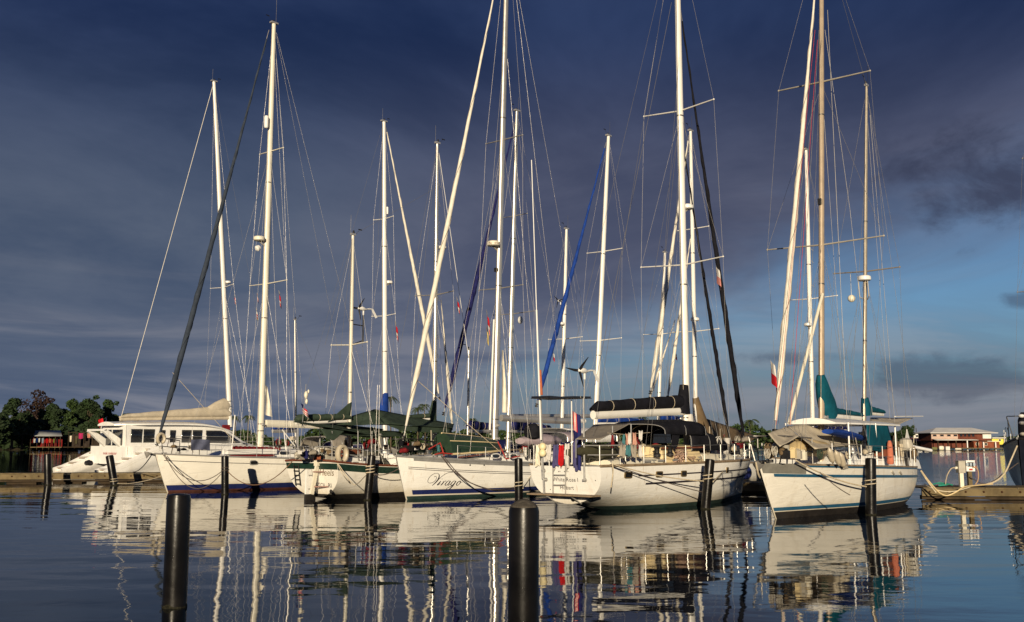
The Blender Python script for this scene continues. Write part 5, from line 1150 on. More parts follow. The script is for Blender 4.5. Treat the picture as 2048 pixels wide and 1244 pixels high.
# ================================================================== catamaran at the left, beyond the finger pier
cat = Boat('catamaran', 'white catamaran at the left with stepped sterns, dark windows and a beige sail cover', 'right', (-26.9, 62.8), 15.0, 7.6, (1.9, 1.8, 1.55), .3, .0, turn=-.06, cat='catamaran')
ST = -7.5
def cat_hull(y):
    b = MB(); n = 26
    def sec(u, v):
        x = ST + 15.3 * u; w = .82 * (1 - max(0, (u - .55) / .45) ** 2.2) * (.88 + .12 * min(1, u / .2)) + .03
        top = 2.05 - .05 * u if u > .30 else .38 + (2.05 - .38) * sst(u, -.02, .30) ** .85
        z = -.4 + (top + .4) * v; yy = w * (v ** .45 if v < .5 else .5 ** .45 + (1 - .5 ** .45) * min(1, (v - .5) * 4))
        return x, yy, z
    for s_ in (1, -1): b.grid(lambda u, v: Vector((sec(u, v)[0], y + s_ * sec(u, v)[1], sec(u, v)[2])), n, 10)
    b.grid(lambda u, v: Vector((sec(u, 1)[0], y + (2 * v - 1) * sec(u, 1)[1], sec(u, 1)[2] + .01)), n, 4)
    b.add([Vector((ST, y + s_ * sec(0, k / 4)[1], sec(0, k / 4)[2])) for s_ in (1, -1) for k in range(5)], [(0, 1, 6, 5), (1, 2, 7, 6), (2, 3, 8, 7), (3, 4, 9, 8)])
    h = b.build('hull', W_HULL, cat.e, None, 45)
    for k in range(6):                             # moulded stern steps between two side mouldings
        u0, u1 = .012 + .044 * k, .012 + .044 * (k + 1); x0, x1 = sec(u0, 1)[0], sec(u1, 1)[0]; z = sec(u1, 1)[2] + .05
        st_ = MB(); st_.box(((x0 + x1) / 2, y, z - .12), (x1 - x0 - .03, .92, .24)); so_ = st_.build('stern_step', W_PAINT, cat.e)
        tr_ = MB(); tr_.box(((x0 + x1) / 2 - .1, y, z - .02), (x1 - x0 - .1, .96, .03)); tr_.box((x0 + .0, y, z - .10), (.03, .9, .05)); tr_.build('tread_and_riser_shade', TEAK, so_)  # teak tread plus a dark strip put on the riser as its shadow
    for s_ in (1, -1):
        m_ = MB(); m_.loft([Vector((sec(u, 1)[0], y + s_ * (sec(u, 1)[1] - .16), sec(u, 1)[2] + .10)) for u in [i * .034 for i in range(10)]], .15, .20, 8, (0, 1, 0)); m_.build('stern_moulding', W_HULL, cat.e)
    stp = MB(); stp.grid(lambda u, v: Vector((ST + .3 + 14 * u, y + (.84 * (1 - max(0, (u - .55) / .45) ** 2.2)) * (-1 if True else 1) * 1.02, .02 + .2 * v)), 20, 1); stp.build('boot_stripe', GREYP, cat.e)
for y in (2.95, -2.95): cat_hull(y)
b = MB(); b.grid(lambda u, v: Vector((-5.4 + 9.8 * u, -2.9 + 5.8 * v, .95 + .0 * u)), 6, 6); b.box((-.55, 0, 1.5), (9.8, 5.8, 1.15)); b.build('bridge_deck', W_PAINT, cat.e)
b = MB(); b.box((-5.55, 0, 1.5), (.12, 4.4, 1.1)); ap = b.build('aft_bulkhead', W_PAINT, cat.e)
lettering('music conductor', .27, lambda x, y: Vector((-5.625, -.15 - x, 1.55 + y)), REDP, ap)
# coach roof with wrap round windows
def cabin_ring(u, k):
    x = -5.4 + 9.8 * u; w = 1.8 * (1 - .55 * max(0, (u - .55) / .45) ** 2); zt = 3.42 - 1.25 * sst(u, .62, 1.0); return x, w, zt
b = MB(); b.grid(lambda u, v: Vector((cabin_ring(u, 0)[0], math.copysign(min(1, abs(2 * v - 1) * 1.12), 2 * v - 1) * cabin_ring(u, 0)[1] * (1 if abs(2 * v - 1) < .88 else 1.0), 2.0 + (cabin_ring(u, 0)[2] - 2.0) * min(1, (1 - abs(2 * v - 1)) * 7))), 18, 28); b.add([Vector((-5.4, -1.8, 2.0)), Vector((-5.4, 1.8, 2.0)), Vector((-5.4, 1.7, 3.4)), Vector((-5.4, -1.7, 3.4))], [(0, 1, 2, 3)]); b.build('coach_roof', W_HULL, cat.e, None, 40)
def ht(u, v, z): x = -5.9 + 8.3 * u; w = 2.05 * (1 - .45 * max(0, (.22 - u) / .22) ** 2) * (1 - .3 * max(0, (u - .6) / .4) ** 2); return Vector((x, (2 * v - 1) * w, z + .07 * math.sin(u * 3.1) - .42 * max(0, (u - .62) / .38) ** 2))
b = MB(); b.grid(lambda u, v: ht(u, v, 3.46 + .16 * (1 - (2 * v - 1) ** 2)), 16, 8); b.grid(lambda u, v: ht(u, v, 3.36), 16, 8)
for s_ in (0, 1): b.grid(lambda u, v: ht(u, s_, 3.36 + .10 * v), 16, 1)
b.grid(lambda u, v: ht(0, u, 3.36 + v * (.10 + .16 * (1 - (2 * u - 1) ** 2))), 8, 1)
b.build('hard_top', W_HULL, cat.e, None, 40)
b = MB(); b.box((-5.43, 0, 2.62), (.04, 2.6, 1.0)); cockpit_dark = b.build('cockpit_shade_panel', GLASS, cat.e); b = MB(); b.box((-5.46, 0, 2.62), (.04, .06, 1.0)); b.build('panel_bar', W_PAINT, cockpit_dark)  # dark sheet on the aft face stands in for the shaded open cockpit
def cw(u, s, off=.02): x, w, zt = cabin_ring(u, 0); return x, -(w + off), zt
for u0, u1, z0, z1 in ((.03, .105, 2.3, 3.15), (.115, .19, 2.3, 3.15), (.225, .265, 2.2, 3.1), (.30, .34, 2.2, 3.1), (.385, .455, 2.3, 3.12), (.465, .535, 2.3, 3.12), (.565, .76, 2.28, 3.1), (.77, .94, 2.28, 3.0)):
    g = MB(); g.grid(lambda u, v: Vector((cw(u0 + (u1 - u0) * u, 0)[0], cw(u0 + (u1 - u0) * u, 0)[1], z0 + (min(z1, cw(u0 + (u1 - u0) * u, 0)[2] - .2) - z0) * v)), 5, 2); o = g.build('window', GLASS, cat.e); o.modifiers.new('t', 'SOLIDIFY').thickness = .02
for y in (-1.15, .85):                             # raked davit arms
    b = MB(); b.prism([(-4.6, y, 2.0), (-5.4, y, 2.0), (-6.6, y, 3.0), (-6.4, y, 3.15)], (0, .3, 0)); b.build('davit_arm', W_HULL, cat.e)
b = MB(); b.bar((-6.46, -1.15, 3.09), (-6.46, 1.15, 3.09), .2, .12); b.build('davit_beam', W_HULL, cat.e)
_, loc_, topc = cat.mast((428, 163), (458, 800), .15, WMAST, [(575, 1.5)], foot=3.3, chain=3.2)
q = cat.at_row(loc_, topc, 563); cat.radar(q + Vector((.36, 0, 0)), .22, 1)
cat.stay(topc, cat.c(243, 832), .018, SAILC, 'topping_lift'); cat.stay(topc, Vector((7.3, 0, 2.1)), name='forestay')
bo = cat.boom(cat.c(458, 836), cat.c(240, 838), .10, BEIGEC, BEIGEC, .40, .12, .24, .0, ties=False)
b = MB(); k = cat.c(452, 838); b.loft([k + Vector((-1.6, 0, .45)), k + Vector((-.8, 0, .75)), k + Vector((-.2, 0, .95)), k + Vector((.15, 0, .8))], [.2, .24, .24, .15], [.25, .42, .52, .42], 12, (0, 1, 0)); b.build('sail_stack', BEIGEC, bo, None, 60)
cat.tubes('guard_rail', STEEL, [[Vector((-3, -3.6, 2.7)), Vector((6.5, -3.3, 2.65))], [Vector((-3, -3.6, 2.4)), Vector((6.5, -3.3, 2.35))]] + [[Vector((-3 + 1.9 * i, -3.6 + .06 * i, 2.0)), Vector((-3 + 1.9 * i, -3.6 + .06 * i, 2.7))] for i in range(6)], .014)
b = MB(); p = Vector((-6.6, .6, .95)); b.loft([p + Vector((0, y, .1 * math.cos(y * 3))) for y in (-.5, -.3, 0, .3, .5)], [.05, .16, .18, .16, .05], None, 9); cat.own(b, 'fender', BLACKP, p, 'dark fender slung between the catamaran sterns', 'fender')
flag(cat.wor(Vector((-5.6, 1.2, 3.95))), .6, .5, lambda u, v: 1, 'red ensign drooping behind the catamaran hard top', 2.6, .5)
flag(cat.wor(cat.c(468, 588, 1.0)), .5, .5, panama, 'tiny courtesy flag right of the catamaran mast', .3)
b = MB(); b.box(cat.c(452, 857, .6), (.5, .2, .5)); cat.own(b, 'liferaft', MAROON, cat.c(452, 857, .6), 'dark red pack under the catamaran mast', 'pack')
# ================================================================== boats berthed behind, seen through the rigging
def back_boat(label, bow, mast_top, mast_base, D, L, r, m, spr, jib=None, cover=None, boom_to=None, cover_h=(.25, .14), hull_m=None, cabin=W_PAINT, stripe=NAVY, head=None, **kw):
    base = P(mast_base[0], 880, D); sgn = -1 if bow == 'left' else 1
    u = Vector((math.cos(UA), math.sin(UA), 0)); k = .42 * L                    # the mast stands 42 per cent aft of the stem
    anchor = base - u * k if bow == 'left' else base - u * (L - k)
    B = Boat('sailboat', label, bow, anchor, L, L * .30, (1.55, 1.25, 1.2), .7, .3, .75, .55, .05, group='boats berthed behind')
    B.hull(hull_m or W_HULL, W_DECK, TEAK, .035, 24, 10); B.stripe('boot_stripe', stripe, -.2, .2, n=30)
    _, lo, tp = B.mast(mast_top, (mast_base[0], mast_base[1]), r, m, spr, **kw)
    B.trunk(L * .16, -L * .24, .7, 1.05, .3, .5, cabin); B.rails(.15, .9, 6, .6); B.pulpit(); B.pushpit()
    for x in (.08, -.02, -.14): B.portlight(Vector((x * L, B.near * 1.0, B.dz(x * L) + .22)), (0, B.near, .1), .45, .15, BLACKP)
    if jib: B.furled(B.c(*jib[0]), B.c(*jib[1]), jib[2], jib[3])
    else: B.stay(tp, Vector((L / 2 + .6, 0, 1.6)), name='forestay')
    B.stay(tp, Vector((-L / 2 - .2, 0, 1.3)), name='backstay')
    if boom_to: B.boom(B.c(mast_base[0], boom_to[1]), B.c(*boom_to), .10, WMAST if m is not ALU else ALU, cover, cover_h[0], cover_h[1], .2, 0, head)
    B.lo, B.tp = lo, tp
    return B
A = back_boat('white sailboat behind the green ketch with blue mast cover and cream jib leading right', 'right', (768, 243), (770, 800), 66, 13.5, .16, WMAST, [(438, .95), (632, 1.1)], ((771, 250), (880, 800), .14, SAILC), BLUEC, (735, 832), (.16, .10), head=1.5)
q = A.at_row(A.lo, A.tp, 563); A.radar(q + Vector((.40, 0, 0)), .26)
q = A.at_row(A.lo, A.tp, 420) + Vector((.25, 0, 0)); b = MB(); b.lathe(q, [(.02, -.28), (.09, -.24), (.1, 0), (.09, .24), (.02, .28)], 9); b.build('radar_reflector', W_PAINT, A.e)
A.arch('dodger', NAVYC, -1.6, -3.2, 1.2, 1.6, .7, .8)
Bb = back_boat('sailboat with navy furled jib and silver mast just right of the script name sloop mast', 'left', (1034, 222), (1018, 840), 60, 12.5, .15, ALU, [(432, .95), (628, 1.6)], ((1030, 245), (886, 832), .15, NAVYC), None, (1197, 832), (.2, .1))
q = Bb.at_row(Bb.lo, Bb.tp, 640) + Vector((-.35, .4, 0)); b = MB(); b.ball(q, .22, 12, 8, (.6, .8, 1.1)); b.build('radar_reflector', W_PAINT, Bb.e)
Bb.boom(Bb.c(1020, 862), Bb.c(1100, 866), .08, ALU, NAVYC, .34, .2, .3, 0, None, 'lower_boom'); Bb.arch('bimini', NAVYC, -2.2, -4.6, 1.4, 2.2, .5, .5); Bb.arch('dodger', NAVYC, -.6, -2.0, 1.3, 1.6, .6, .8)
Cc = back_boat('small far sailboat with a wind generator on its white mast', 'left', (1133, 458), (1125, 800), 62, 9.5, .12, WMAST, [(678, 1.3)], None, None, (1170, 842))
q = Cc.at_row(Cc.lo, Cc.tp, 607); Cc.windgen(q + Vector((.45, 0, .1)), 1, .4); q = Cc.at_row(Cc.lo, Cc.tp, 648); Cc.radar(q + Vector((.35, 0, 0)), .22)
Dd = back_boat('sailboat with bright blue furled jib and white mast right of the solar panels', 'left', (1217, 272), (1193, 800), 58, 12, .145, WMAST, [(503, 1.25), (681, 1.45)], ((1212, 285), (1072, 815), .13, BLUEC), BLUEC, (1290, 848), (.2, .12))
Dd.arch('bimini', W_PAINT, Dd.c(1100, 860).x, Dd.c(1190, 860).x, 1.5, 2.35, .75, .8); Dd.arch('dodger', GREYC, -.5, -1.8, 1.3, 1.6, .6, .8)
Ee = back_boat('sailboat with brown mast cover and brown awning behind the black canvas sailboat', 'left', (1381, 262), (1391, 800), 54, 12, .125, WMAST, [(458, .95), (663, 1.4)], ((1378, 270), (1300, 790), .12, SAILC), None, None)
Ee.furled(Ee.c(1382, 470), Ee.c(1335, 800), .09, SAILC, 'furled_staysail')
q = Ee.at_row(Ee.lo, Ee.tp, 638); Ee.radar(q + Vector((-.1, 0, 0)), .24, 1, None, q)
b = MB(); k = [Ee.c(x, y) for x, y in ((1391, 795), (1393, 818), (1397, 850), (1402, 885))]; b.loft([p_ + Vector((-.12 * i, 0, 0)) for i, p_ in enumerate(k)], [.16, .24, .34, .42], [.18, .35, .62, .85], 12, (0, 1, 0)); b.build('mast_cover', BROWNC, Ee.e, None, 60)
Ee.patch('awning', BROWNC, [Ee.c(1404, 834, .0), Ee.c(1515, 872, .6), Ee.c(1500, 884, 1.5), Ee.c(1420, 880, 1.6)], .12, wr=.05, seed=3); Ee.patch('awning', BROWNC, [Ee.c(1404, 834, .0), Ee.c(1515, 872, .6), Ee.c(1530, 876, -1.4), Ee.c(1415, 868, -1.6)], .12, wr=.05, seed=5)
Ff = back_boat('far sailboat with a short white mast left of the white boom mast', 'left', (1330, 505), (1318, 800), 66, 10, .12, WMAST, [(668, 1.5)], ((1350, 640), (1298, 800), .08, SAILC), BLUEC, (1390, 846))
Gg = back_boat('white sailboat with a stepped white mast right behind the rightmost ketch', 'left', (1612, 300), (1625, 840), 56, 12, .14, WMAST, [(598, 1.55)], None, NAVYC, (1690, 862), (.25, .15))
q = Gg.at_row(Gg.lo, Gg.tp, 650); Gg.radar(q + Vector((.34, 0, 0)), .22)
st = None
for i in range(14):
    q = Gg.at_row(Gg.lo, Gg.tp, 500 + 24 * i); s_ = 1 if i % 2 else -1
    if st is None: b = MB(); b.tube([(0, .1, .1), (0, .30, -.1), (0, .1, -.1)], .014, 4); st = b.build('mast_step', STEEL, Gg.e); st.location = q
    else: again(st, q, Gg.e, 0 if s_ > 0 else math.pi)
Ii = back_boat('motor sailer with a short bare mast between the green ketch and the script name sloop', 'left', (938, 700), (936, 850), 62, 9, .08, ALU, [], None, NAVYC, (985, 862), (.3, .2), wires=False)
Ii.arch('dodger', NAVYC, -.6, -2.4, 1.2, 1.6, .8, .9)
Jj = back_boat('white sailboat far behind the navy striped sailboat with a low cabin', 'right', (590, 640), (592, 850), 66, 10, .07, ALU, [], None, BLUEC, (545, 862), (.25, .15), wires=False)
for px, py, Bt, lab in ((1350, 702, Ff, 'small red and white flag left of the white boom mast'), (1105, 700, Dd, 'small red and white flag on the bright blue furled jib')): flag(Bt.wor(Bt.c(px, py, 0)), .4, .5, panama_wr, lab, .3)
# black hulled boat cut by the right edge of the picture
Hh = Boat('sailboat', 'black hulled boat cut off by the right edge of the picture', 'left', WL(2047, 990), 11, 3.6, (2.5, 2.0, 1.9), .35, .3, .7, .55, .0, group='moored sailboats')
BLKH = mat('black_hull', (.008, .008, .014), .35, 0, .3, 2)
Hh.hull(BLKH, W_DECK, BLACKP, .05); Hh.pulpit(.14, 1.0, BLACKP, .35); Hh.rails(.2, .9, 7, .8)
_, loh, toph = Hh.mast((2090, 200), (2100, 840), .12, ALU, [(310, 1.2), (581, 1.5)])
b = MB(); p = Hh.c(2050, 840, .2); b.loft([p + Vector((0, 0, z)) for z in (-.9, -.6, 0, .35)], [.25, .32, .3, .16], None, 10); b.build('windlass_cover', BLACKC, Hh.e)
for i, (px, py, m_, lab) in enumerate(((2043, 832, W_PAINT, 'white lamp on the bow of the black hulled boat'), (2046, 868, GREYB, 'grey bag on the bow of the black hulled boat'), (2044, 846, STEEL, 'small steel light on the bow of the black hulled boat'))):
    b = MB(); p = Hh.c(px, py, .5); b.ball(p, .14, 9, 6, (1.3, 1, .6)); Hh.own(b, 'bow_fitting', m_, p, lab, 'fitting')
# ------------------------------------------------------------------ piles and piers
def pile(base_px, top_px, w_px, label, cap=False, lean_y=0.0, depth=3.0, rope=None):
    g = WL(*base_px); D = g.y; t = P(top_px[0], top_px[1], D + lean_y); r = w_px * D / F_PX / 2
    e = thing('mooring_pile', label, 'pile', g, 0, 'mooring piles')
    d = (t - g); b = MB(); n = 20
    low = -d.normalized() * depth
    b.loft([low, Vector((0, 0, 0)), d * .5, d * .97, d], [r, r, r, r, r * .94], None, n); b.build('sleeve', PILEM, e)
    k = MB(); ax = d.normalized()
    if cap: k._lathe(d + ax * .004, ax, [(r * .90, -.005), (r * .89, .012), (r * .6, .055), (r * .3, .082), (r * .05, .09)], n, 0); k.build('cap', CONC, e)
    else: k._lathe(d + ax * .004, ax, [(r * .96, -.02), (r * .93, .012), (r * .6, .03), (r * .1, .035)], n, 0); k.build('cap', PILEM, e)
    w_ = MB(); up = d.normalized(); q = up.orthogonal().normalized(); q2 = up.cross(q); nn = 28
    w_.grid(lambda u, v: up * ((-.5 if v == 0 else (.04 + .05 * noise.noise(Vector((math.cos(u * 6.283) * 1.7, math.sin(u * 6.283) * 1.7, g.x))) if v == 1 else -.5 + .55 * v))) + (q * math.cos(u * 6.2832) + q2 * math.sin(u * 6.2832)) * (r + .012 + .010 * noise.noise(Vector((math.cos(u * 6.283) * 4, math.sin(u * 6.283) * 4, v * 9 + g.x))) - (.010 if v == 1 else 0)), nn, 4); w_.build('weed_band', WEED, e)
    return g, t, r
PA = pile((96, 970), (95, 909), 14, 'thin leftmost mooring pile in front of the left pier')
PB = pile((229, 971), (219, 912), 15, 'leaning mooring pile in front of the catamaran stern')
PC = pile((450, 989), (450, 913), 14.5, 'mooring pile in front of the navy striped sailboat')
PD = pile((735, 1000), (744, 912), 16, 'leaning mooring pile beside the green striped ketch stern')
PE = pile((1038, 1012), (1037, 918), 16.5, 'mooring pile standing directly behind the big middle foreground pile')
PF = pile((1411, 1018), (1420, 920), 19, 'mooring pile in front of the black canvas sailboat')
PG = pile((1742, 1030), (1741, 918), 21, 'mooring pile in front of the rightmost ketch')
PL = pile((349, 1214), (358, 992), 46, 'big black foreground pile at the left, leaning slightly')
PM = pile((1046, 1306), (1048, 1014), 60, 'biggest black foreground pile in the middle with a conical cap', cap=True)
def pier(name, a, q, width, top, label, bolts=True):
    """floating pier: timber deck, bolted fascia beam, dark under-structure; a..q is the front face"""
    a, q = Vector((a[0], a[1], 0)), Vector((q[0], q[1], 0)); d = (q - a); L = d.length; f = d.normalized(); bk = Vector((-f.y, f.x, 0))
    if bk.y < 0: bk = -bk
    e = thing(name, label, 'pier', a, 0, 'floating piers')
    n = max(4, int(L / 1.2)); w = L / n
    pm = MB(); pm.box((0, 0, 0), (w - .02, width, .05)); src = pm.build('deck_plank', PIERW, e); rz = math.atan2(f.y, f.x)
    for i in range(n):
        p = f * (w * (i + .5)) + bk * (width / 2) + Vector((0, 0, top - .025 + .004 * math.sin(i * 2.3)))
        if i == 0: src.location = p; src.rotation_euler = (0, 0, rz)
        else: again(src, p, e, rz)
    b = MB(); b.bar(Vector((0, 0, top - .2)) - bk * .03, f * L + Vector((0, 0, top - .2)) - bk * .03, .10, .29); b.build('fascia_beam', PIERW, e)
    b = MB(); b.bar(Vector((0, 0, top - .43)) + bk * .02, f * L + Vector((0, 0, top - .43)) + bk * .02, .12, .10); b.build('lower_beam', PIERD, e)
    k = MB(); k.box((0, 0, 0), (1.6, width - .3, .7)); fl = k.build('float', PIERD, e); m = max(2, int(L / 2.4))
    for i in range(m):
        p = f * (L * (i + .5) / m) + bk * (width / 2) + Vector((0, 0, -.26))
        if i == 0: fl.location = p; fl.rotation_euler = (0, 0, rz)
        else: again(fl, p, e, rz)
    if bolts:
        s_ = MB(); s_.lathe((0, 0, 0), [(.045, -.01), (.045, .02), (.02, .035)], 7, -bk); so_ = s_.build('bolt', BOLT, e); m = int(L / .72)
        for i in range(m):
            p = f * (.3 + .72 * i) - bk * .085 + Vector((0, 0, top - .17))
            if i == 0: so_.location = p
            else: again(so_, p, e)
    return e
pier('floating_pier', (16.9, 41.9), (36, 40.4), 2.2, .50, 'timber floating pier at the right with bolted fascia')
pier('floating_pier', (-36.5, 56.4), (-19.3, 58.7), 1.3, .58, 'long timber finger pier at the left in front of the catamaran')
pier('floating_pier', (-9.0, 60.5), (15.6, 43.2), 2.2, .50, 'timber floating pier running behind the moored sailboats', False)
# service pedestals on the right pier, hoses and ropes
def pedestal(px, py, w, h, m, label, meter=False):
    g = Vector((P(px, 900, 42.2).x, 42.2, .5)); k = 42.2 / F_PX
    e = thing('service_pedestal', label, 'pedestal', g, 0, 'service pedestals on the right pier')
    top = P(px, py, 42.2).z - .5
    b = MB(); b.bar((0, 0, 0), (0, 0, top - h * k), .155, .155, (0, 1, 0)); b.build('post', CREAM2 if not meter else PIERW, e)
    b = MB(); b.box((0, 0, top - h * k / 2), (w * k, .30, h * k)); b.box((0, 0, top + .015), (w * k * 1.06, .34, .03)); b.build('box', m, e)
    if meter:
        b = MB(); b.box((0, -.16, top - h * k * .32), (w * k * .72, .03, h * k * .42)); d_ = b.build('meter_panel', GLASS, e)
        for i in range(3): b = MB(); b.box((-.14 + .14 * i, -.18, top - h * k * .32), (.09, .02, .12)); b.build('meter_dial', mat('meter_face', (.35, .42, .48), .4), d_)
        b = MB(); b.box((.0, -.16, top - h * k * .82), (w * k * .4, .03, h * k * .16)); b.build('switch_plate', REDP, e)
    for s_ in (-1, 1):
        b = MB(); b.lathe((s_ * w * k / 2, 0, top - h * k * .55), [(.05, 0), (.06, .05), (.04, .12)], 8, (s_, 0, -.2)); b.build('socket', CREAM2 if s_ < 0 else ORANGE, e)
    return g, top
pedestal(1919, 923, 13, 22, GREYB, 'grey service pedestal on the right pier, left of the white one')
pedestal(1936, 922, 17, 20, W_PAINT, 'white service pedestal with meter dials on the right pier', True)
def cable(name, m, pxs, r, label, D=42.0, cat='cable'):
    pts = catmull([P(x, y, d_) for x, y, d_ in [(p_ if len(p_) == 3 else p_ + (D,)) for p_ in pxs]], 6); return line(name, m, pts, r, label, cat)
cable('shore_cable', mat('tan_cable', (.42, .34, .24), .6), [(1911, 935), (1903, 937), (1896, 947), (1892, 960), (1891, 969)], .022, 'tan cable arching down left of the grey pedestal')
cable('shore_cable', mat('orange_cable', (.46, .28, .14), .6), [(1945, 934), (1953, 936), (1957, 946), (1956, 960), (1951, 969)], .020, 'orange cable arching down right of the white pedestal')
cable('shore_cable', mat('yellow_cable', (.62, .48, .26), .6), [(1842, 941, 40.6), (1852, 955, 40.7), (1866, 972, 40.8), (1880, 986, 40.8), (1894, 991, 40.8), (1912, 984, 40.8), (1928, 974, 40.9), (1950, 971, 41.4), (1985, 968, 42)], .030, 'thick yellow shore power cable hanging over the right pier edge')
cable('shore_cable', mat('pale_cable', (.60, .52, .38), .6), [(1848, 968, 41.4), (1868, 978, 40.9), (1890, 983, 40.8), (1912, 982, 40.8), (1940, 974, 41.2)], .022, 'pale cable lying along the right pier edge')
cable('mooring_rope', ROPE, [(2034, 892, 44), (2024, 915, 43.5), (2010, 945, 43), (1992, 962, 42.6), (1972, 969, 42.3)], .034, 'thick pale mooring rope from the black hulled boat to the right pier', cat='rope')
cable('mooring_rope', DROPE, [(2036, 926, 44), (2010, 945, 43.4), (1985, 963, 42.6), (1965, 967.5, 42.3), (1945, 957, 42), (1940, 953, 42)], .022, 'dark hose running from the white pedestal to the black hulled boat', cat='hose')
cable('garden_hose', mat('green_hose', (.03, .28, .20), .5), [(1864, 969, 42), (1880, 966, 42.3), (1895, 969, 41.9), (1878, 971, 41.7), (1890, 967.5, 42.2), (1905, 970, 42)], .03, 'green garden hose lying on the right pier', cat='hose')
# mooring lines of the front row
def ties(label, m, pts, r=.022, sag=0.0):
    if len(pts) == 2: line('mooring_line', m, rope_pts(pts[0], pts[1], sag, 16), r, label)
    else: line('mooring_line', m, catmull(pts, 8), r, label)
def near(bt, px, py, o): return bt.wor(bt.c(px, py, o))
def at_pile(pl_, py, side=0.0):
    g, t, r_ = pl_; k = (P(0, py, g.y).z) / max(.1, t.z); return g.lerp(t, k) + Vector((side * r_, -r_ * .9 if side == 0 else -r_ * .4, 0))
def collar(pl_, py, m, label, turns=2, r=.015):
    g, t, r_ = pl_; k = P(0, py, g.y).z / t.z; c_ = g.lerp(t, k); b = MB()
    b.tube([c_ + Vector((math.cos(a * .5) * (r_ + r * .6), math.sin(a * .5) * (r_ + r * .6), .02 * a * .5)) for a in range(int(12.6 * turns) + 1)], r, 6); tag(b.build('rope_collar', m, None, c_), label, 'rope')
collar(PC, 945, DROPE, 'dark rope wound round the pile before the navy striped sailboat'); collar(PD, 949, ROPE, 'pale rope wound round the leaning pile by the green ketch', 3, .022); collar(PE, 976, ROPE, 'pale rope wound round the pile behind the middle foreground pile')
collar(PF, 962, ROPE, 'pale rope wound round the pile before the black canvas sailboat'); collar(PG, 973, ROPE, 'pale rope wound round the pile before the rightmost ketch'); collar(PB, 966, ROPE, 'thin rope wound round the leaning pile before the catamaran')
ties('dark bow line sagging from the navy striped sailboat bow to its pile, upper one', DROPE, [near(b1, 326, 909, .3), at_pile(PC, 944, -1)], .018, .75)
ties('dark bow line sagging lower from the navy striped sailboat bow to its pile', DROPE, [near(b1, 330, 910, .4), at_pile(PC, 948, -1)], .018, 1.05)
ties('brown line from the same pile sagging right to the green ketch stern', mat('brown_rope', (.22, .13, .08), .85), [at_pile(PC, 944, 1), near(b2, 585, 922, .6)], .02, .75)
ties('line from the leaning pile left to the navy striped sailboat stem', ROPE, [at_pile(PB, 967, 1), near(b1, 322, 952, .0)], .018, .12)
ties('slate line from the navy sailboat bow down to the finger pier', mat('slate_rope', (.10, .10, .11), .85), [near(b1, 303, 910, .0), P(266, 944, 60)], .024, .2)
ties('pale line from the green ketch quarter sagging to the leaning pile', ROPE, [near(b2, 676, 927, 1.6), near(b2, 700, 962, 2.4), near(b2, 712, 969, 2.8), at_pile(PD, 951, -1)], .018)
ties('pale stern line of the green ketch running down to the water', ROPE, [near(b2, 674, 926, 1.6), near(b2, 690, 955, 1.9), WL(722, 990, .1)], .018)
ties('dark line from the leaning pile right to the script name sloop bow', DROPE, [at_pile(PD, 949, 1), near(b3, 796, 938, .2)], .02, .1)
ties('dark double bow line of the script name sloop sagging toward the stern, upper', DROPE, [near(b3, 882, 911, 1.1), near(b3, 905, 940, 1.9), near(b3, 940, 965, 2.3), near(b3, 985, 979, 2.6), at_pile(PE, 975, -1)], .024)
ties('dark double bow line of the script name sloop sagging toward the stern, lower', DROPE, [near(b3, 886, 911, 1.2), near(b3, 912, 942, 1.9), near(b3, 946, 968, 2.4), near(b3, 990, 981, 2.7), at_pile(PE, 978, -1)], .02)
ties('pale line from the pile up to the script name sloop quarter', ROPE, [at_pile(PE, 976, 1), near(b3, 1056, 962, 2.4), near(b3, 1067, 941, 2.0)], .02)
ties('pale stern line from the black canvas sailboat to its pile', ROPE, [near(b4, 1224, 928, 1.9), at_pile(PF, 962, -1)], .02, .10)
ties('dark stern line hanging lower from the black canvas sailboat to the water', DROPE, [near(b4, 1224, 929, 1.9), at_pile(PF, 984, -1)], .016, .05)
ties('pale rope loop hanging from the black canvas sailboat quarter', ROPE, [near(b4, 1225, 927, 1.95), near(b4, 1226, 945, 2.0), near(b4, 1222, 975, 2.1)], .022)
ties('pale bow line from the pile up to the black canvas sailboat bow', ROPE, [at_pile(PF, 963, 1), near(b4, 1444, 945, 2.2), near(b4, 1460, 922, 1.6)], .022)
ties('pale bow line of the rightmost ketch leading down to its pile', ROPE, [near(b5, 1592, 921, .9), at_pile(PG, 973, -1)], .024, .12)
ties('dark spring line crossing the side of the rightmost ketch', DROPE, [near(b5, 1640, 945, 1.9), near(b5, 1700, 990, 2.4)], .014, .05)
line('mooring_line', ROPE, catmull([P(1842, 942, 40.4), P(1850, 955, 40.6), P(1862, 972, 40.7), P(1872, 985, 40.7)], 5), .03, 'stern line from the rightmost ketch to the right pier')
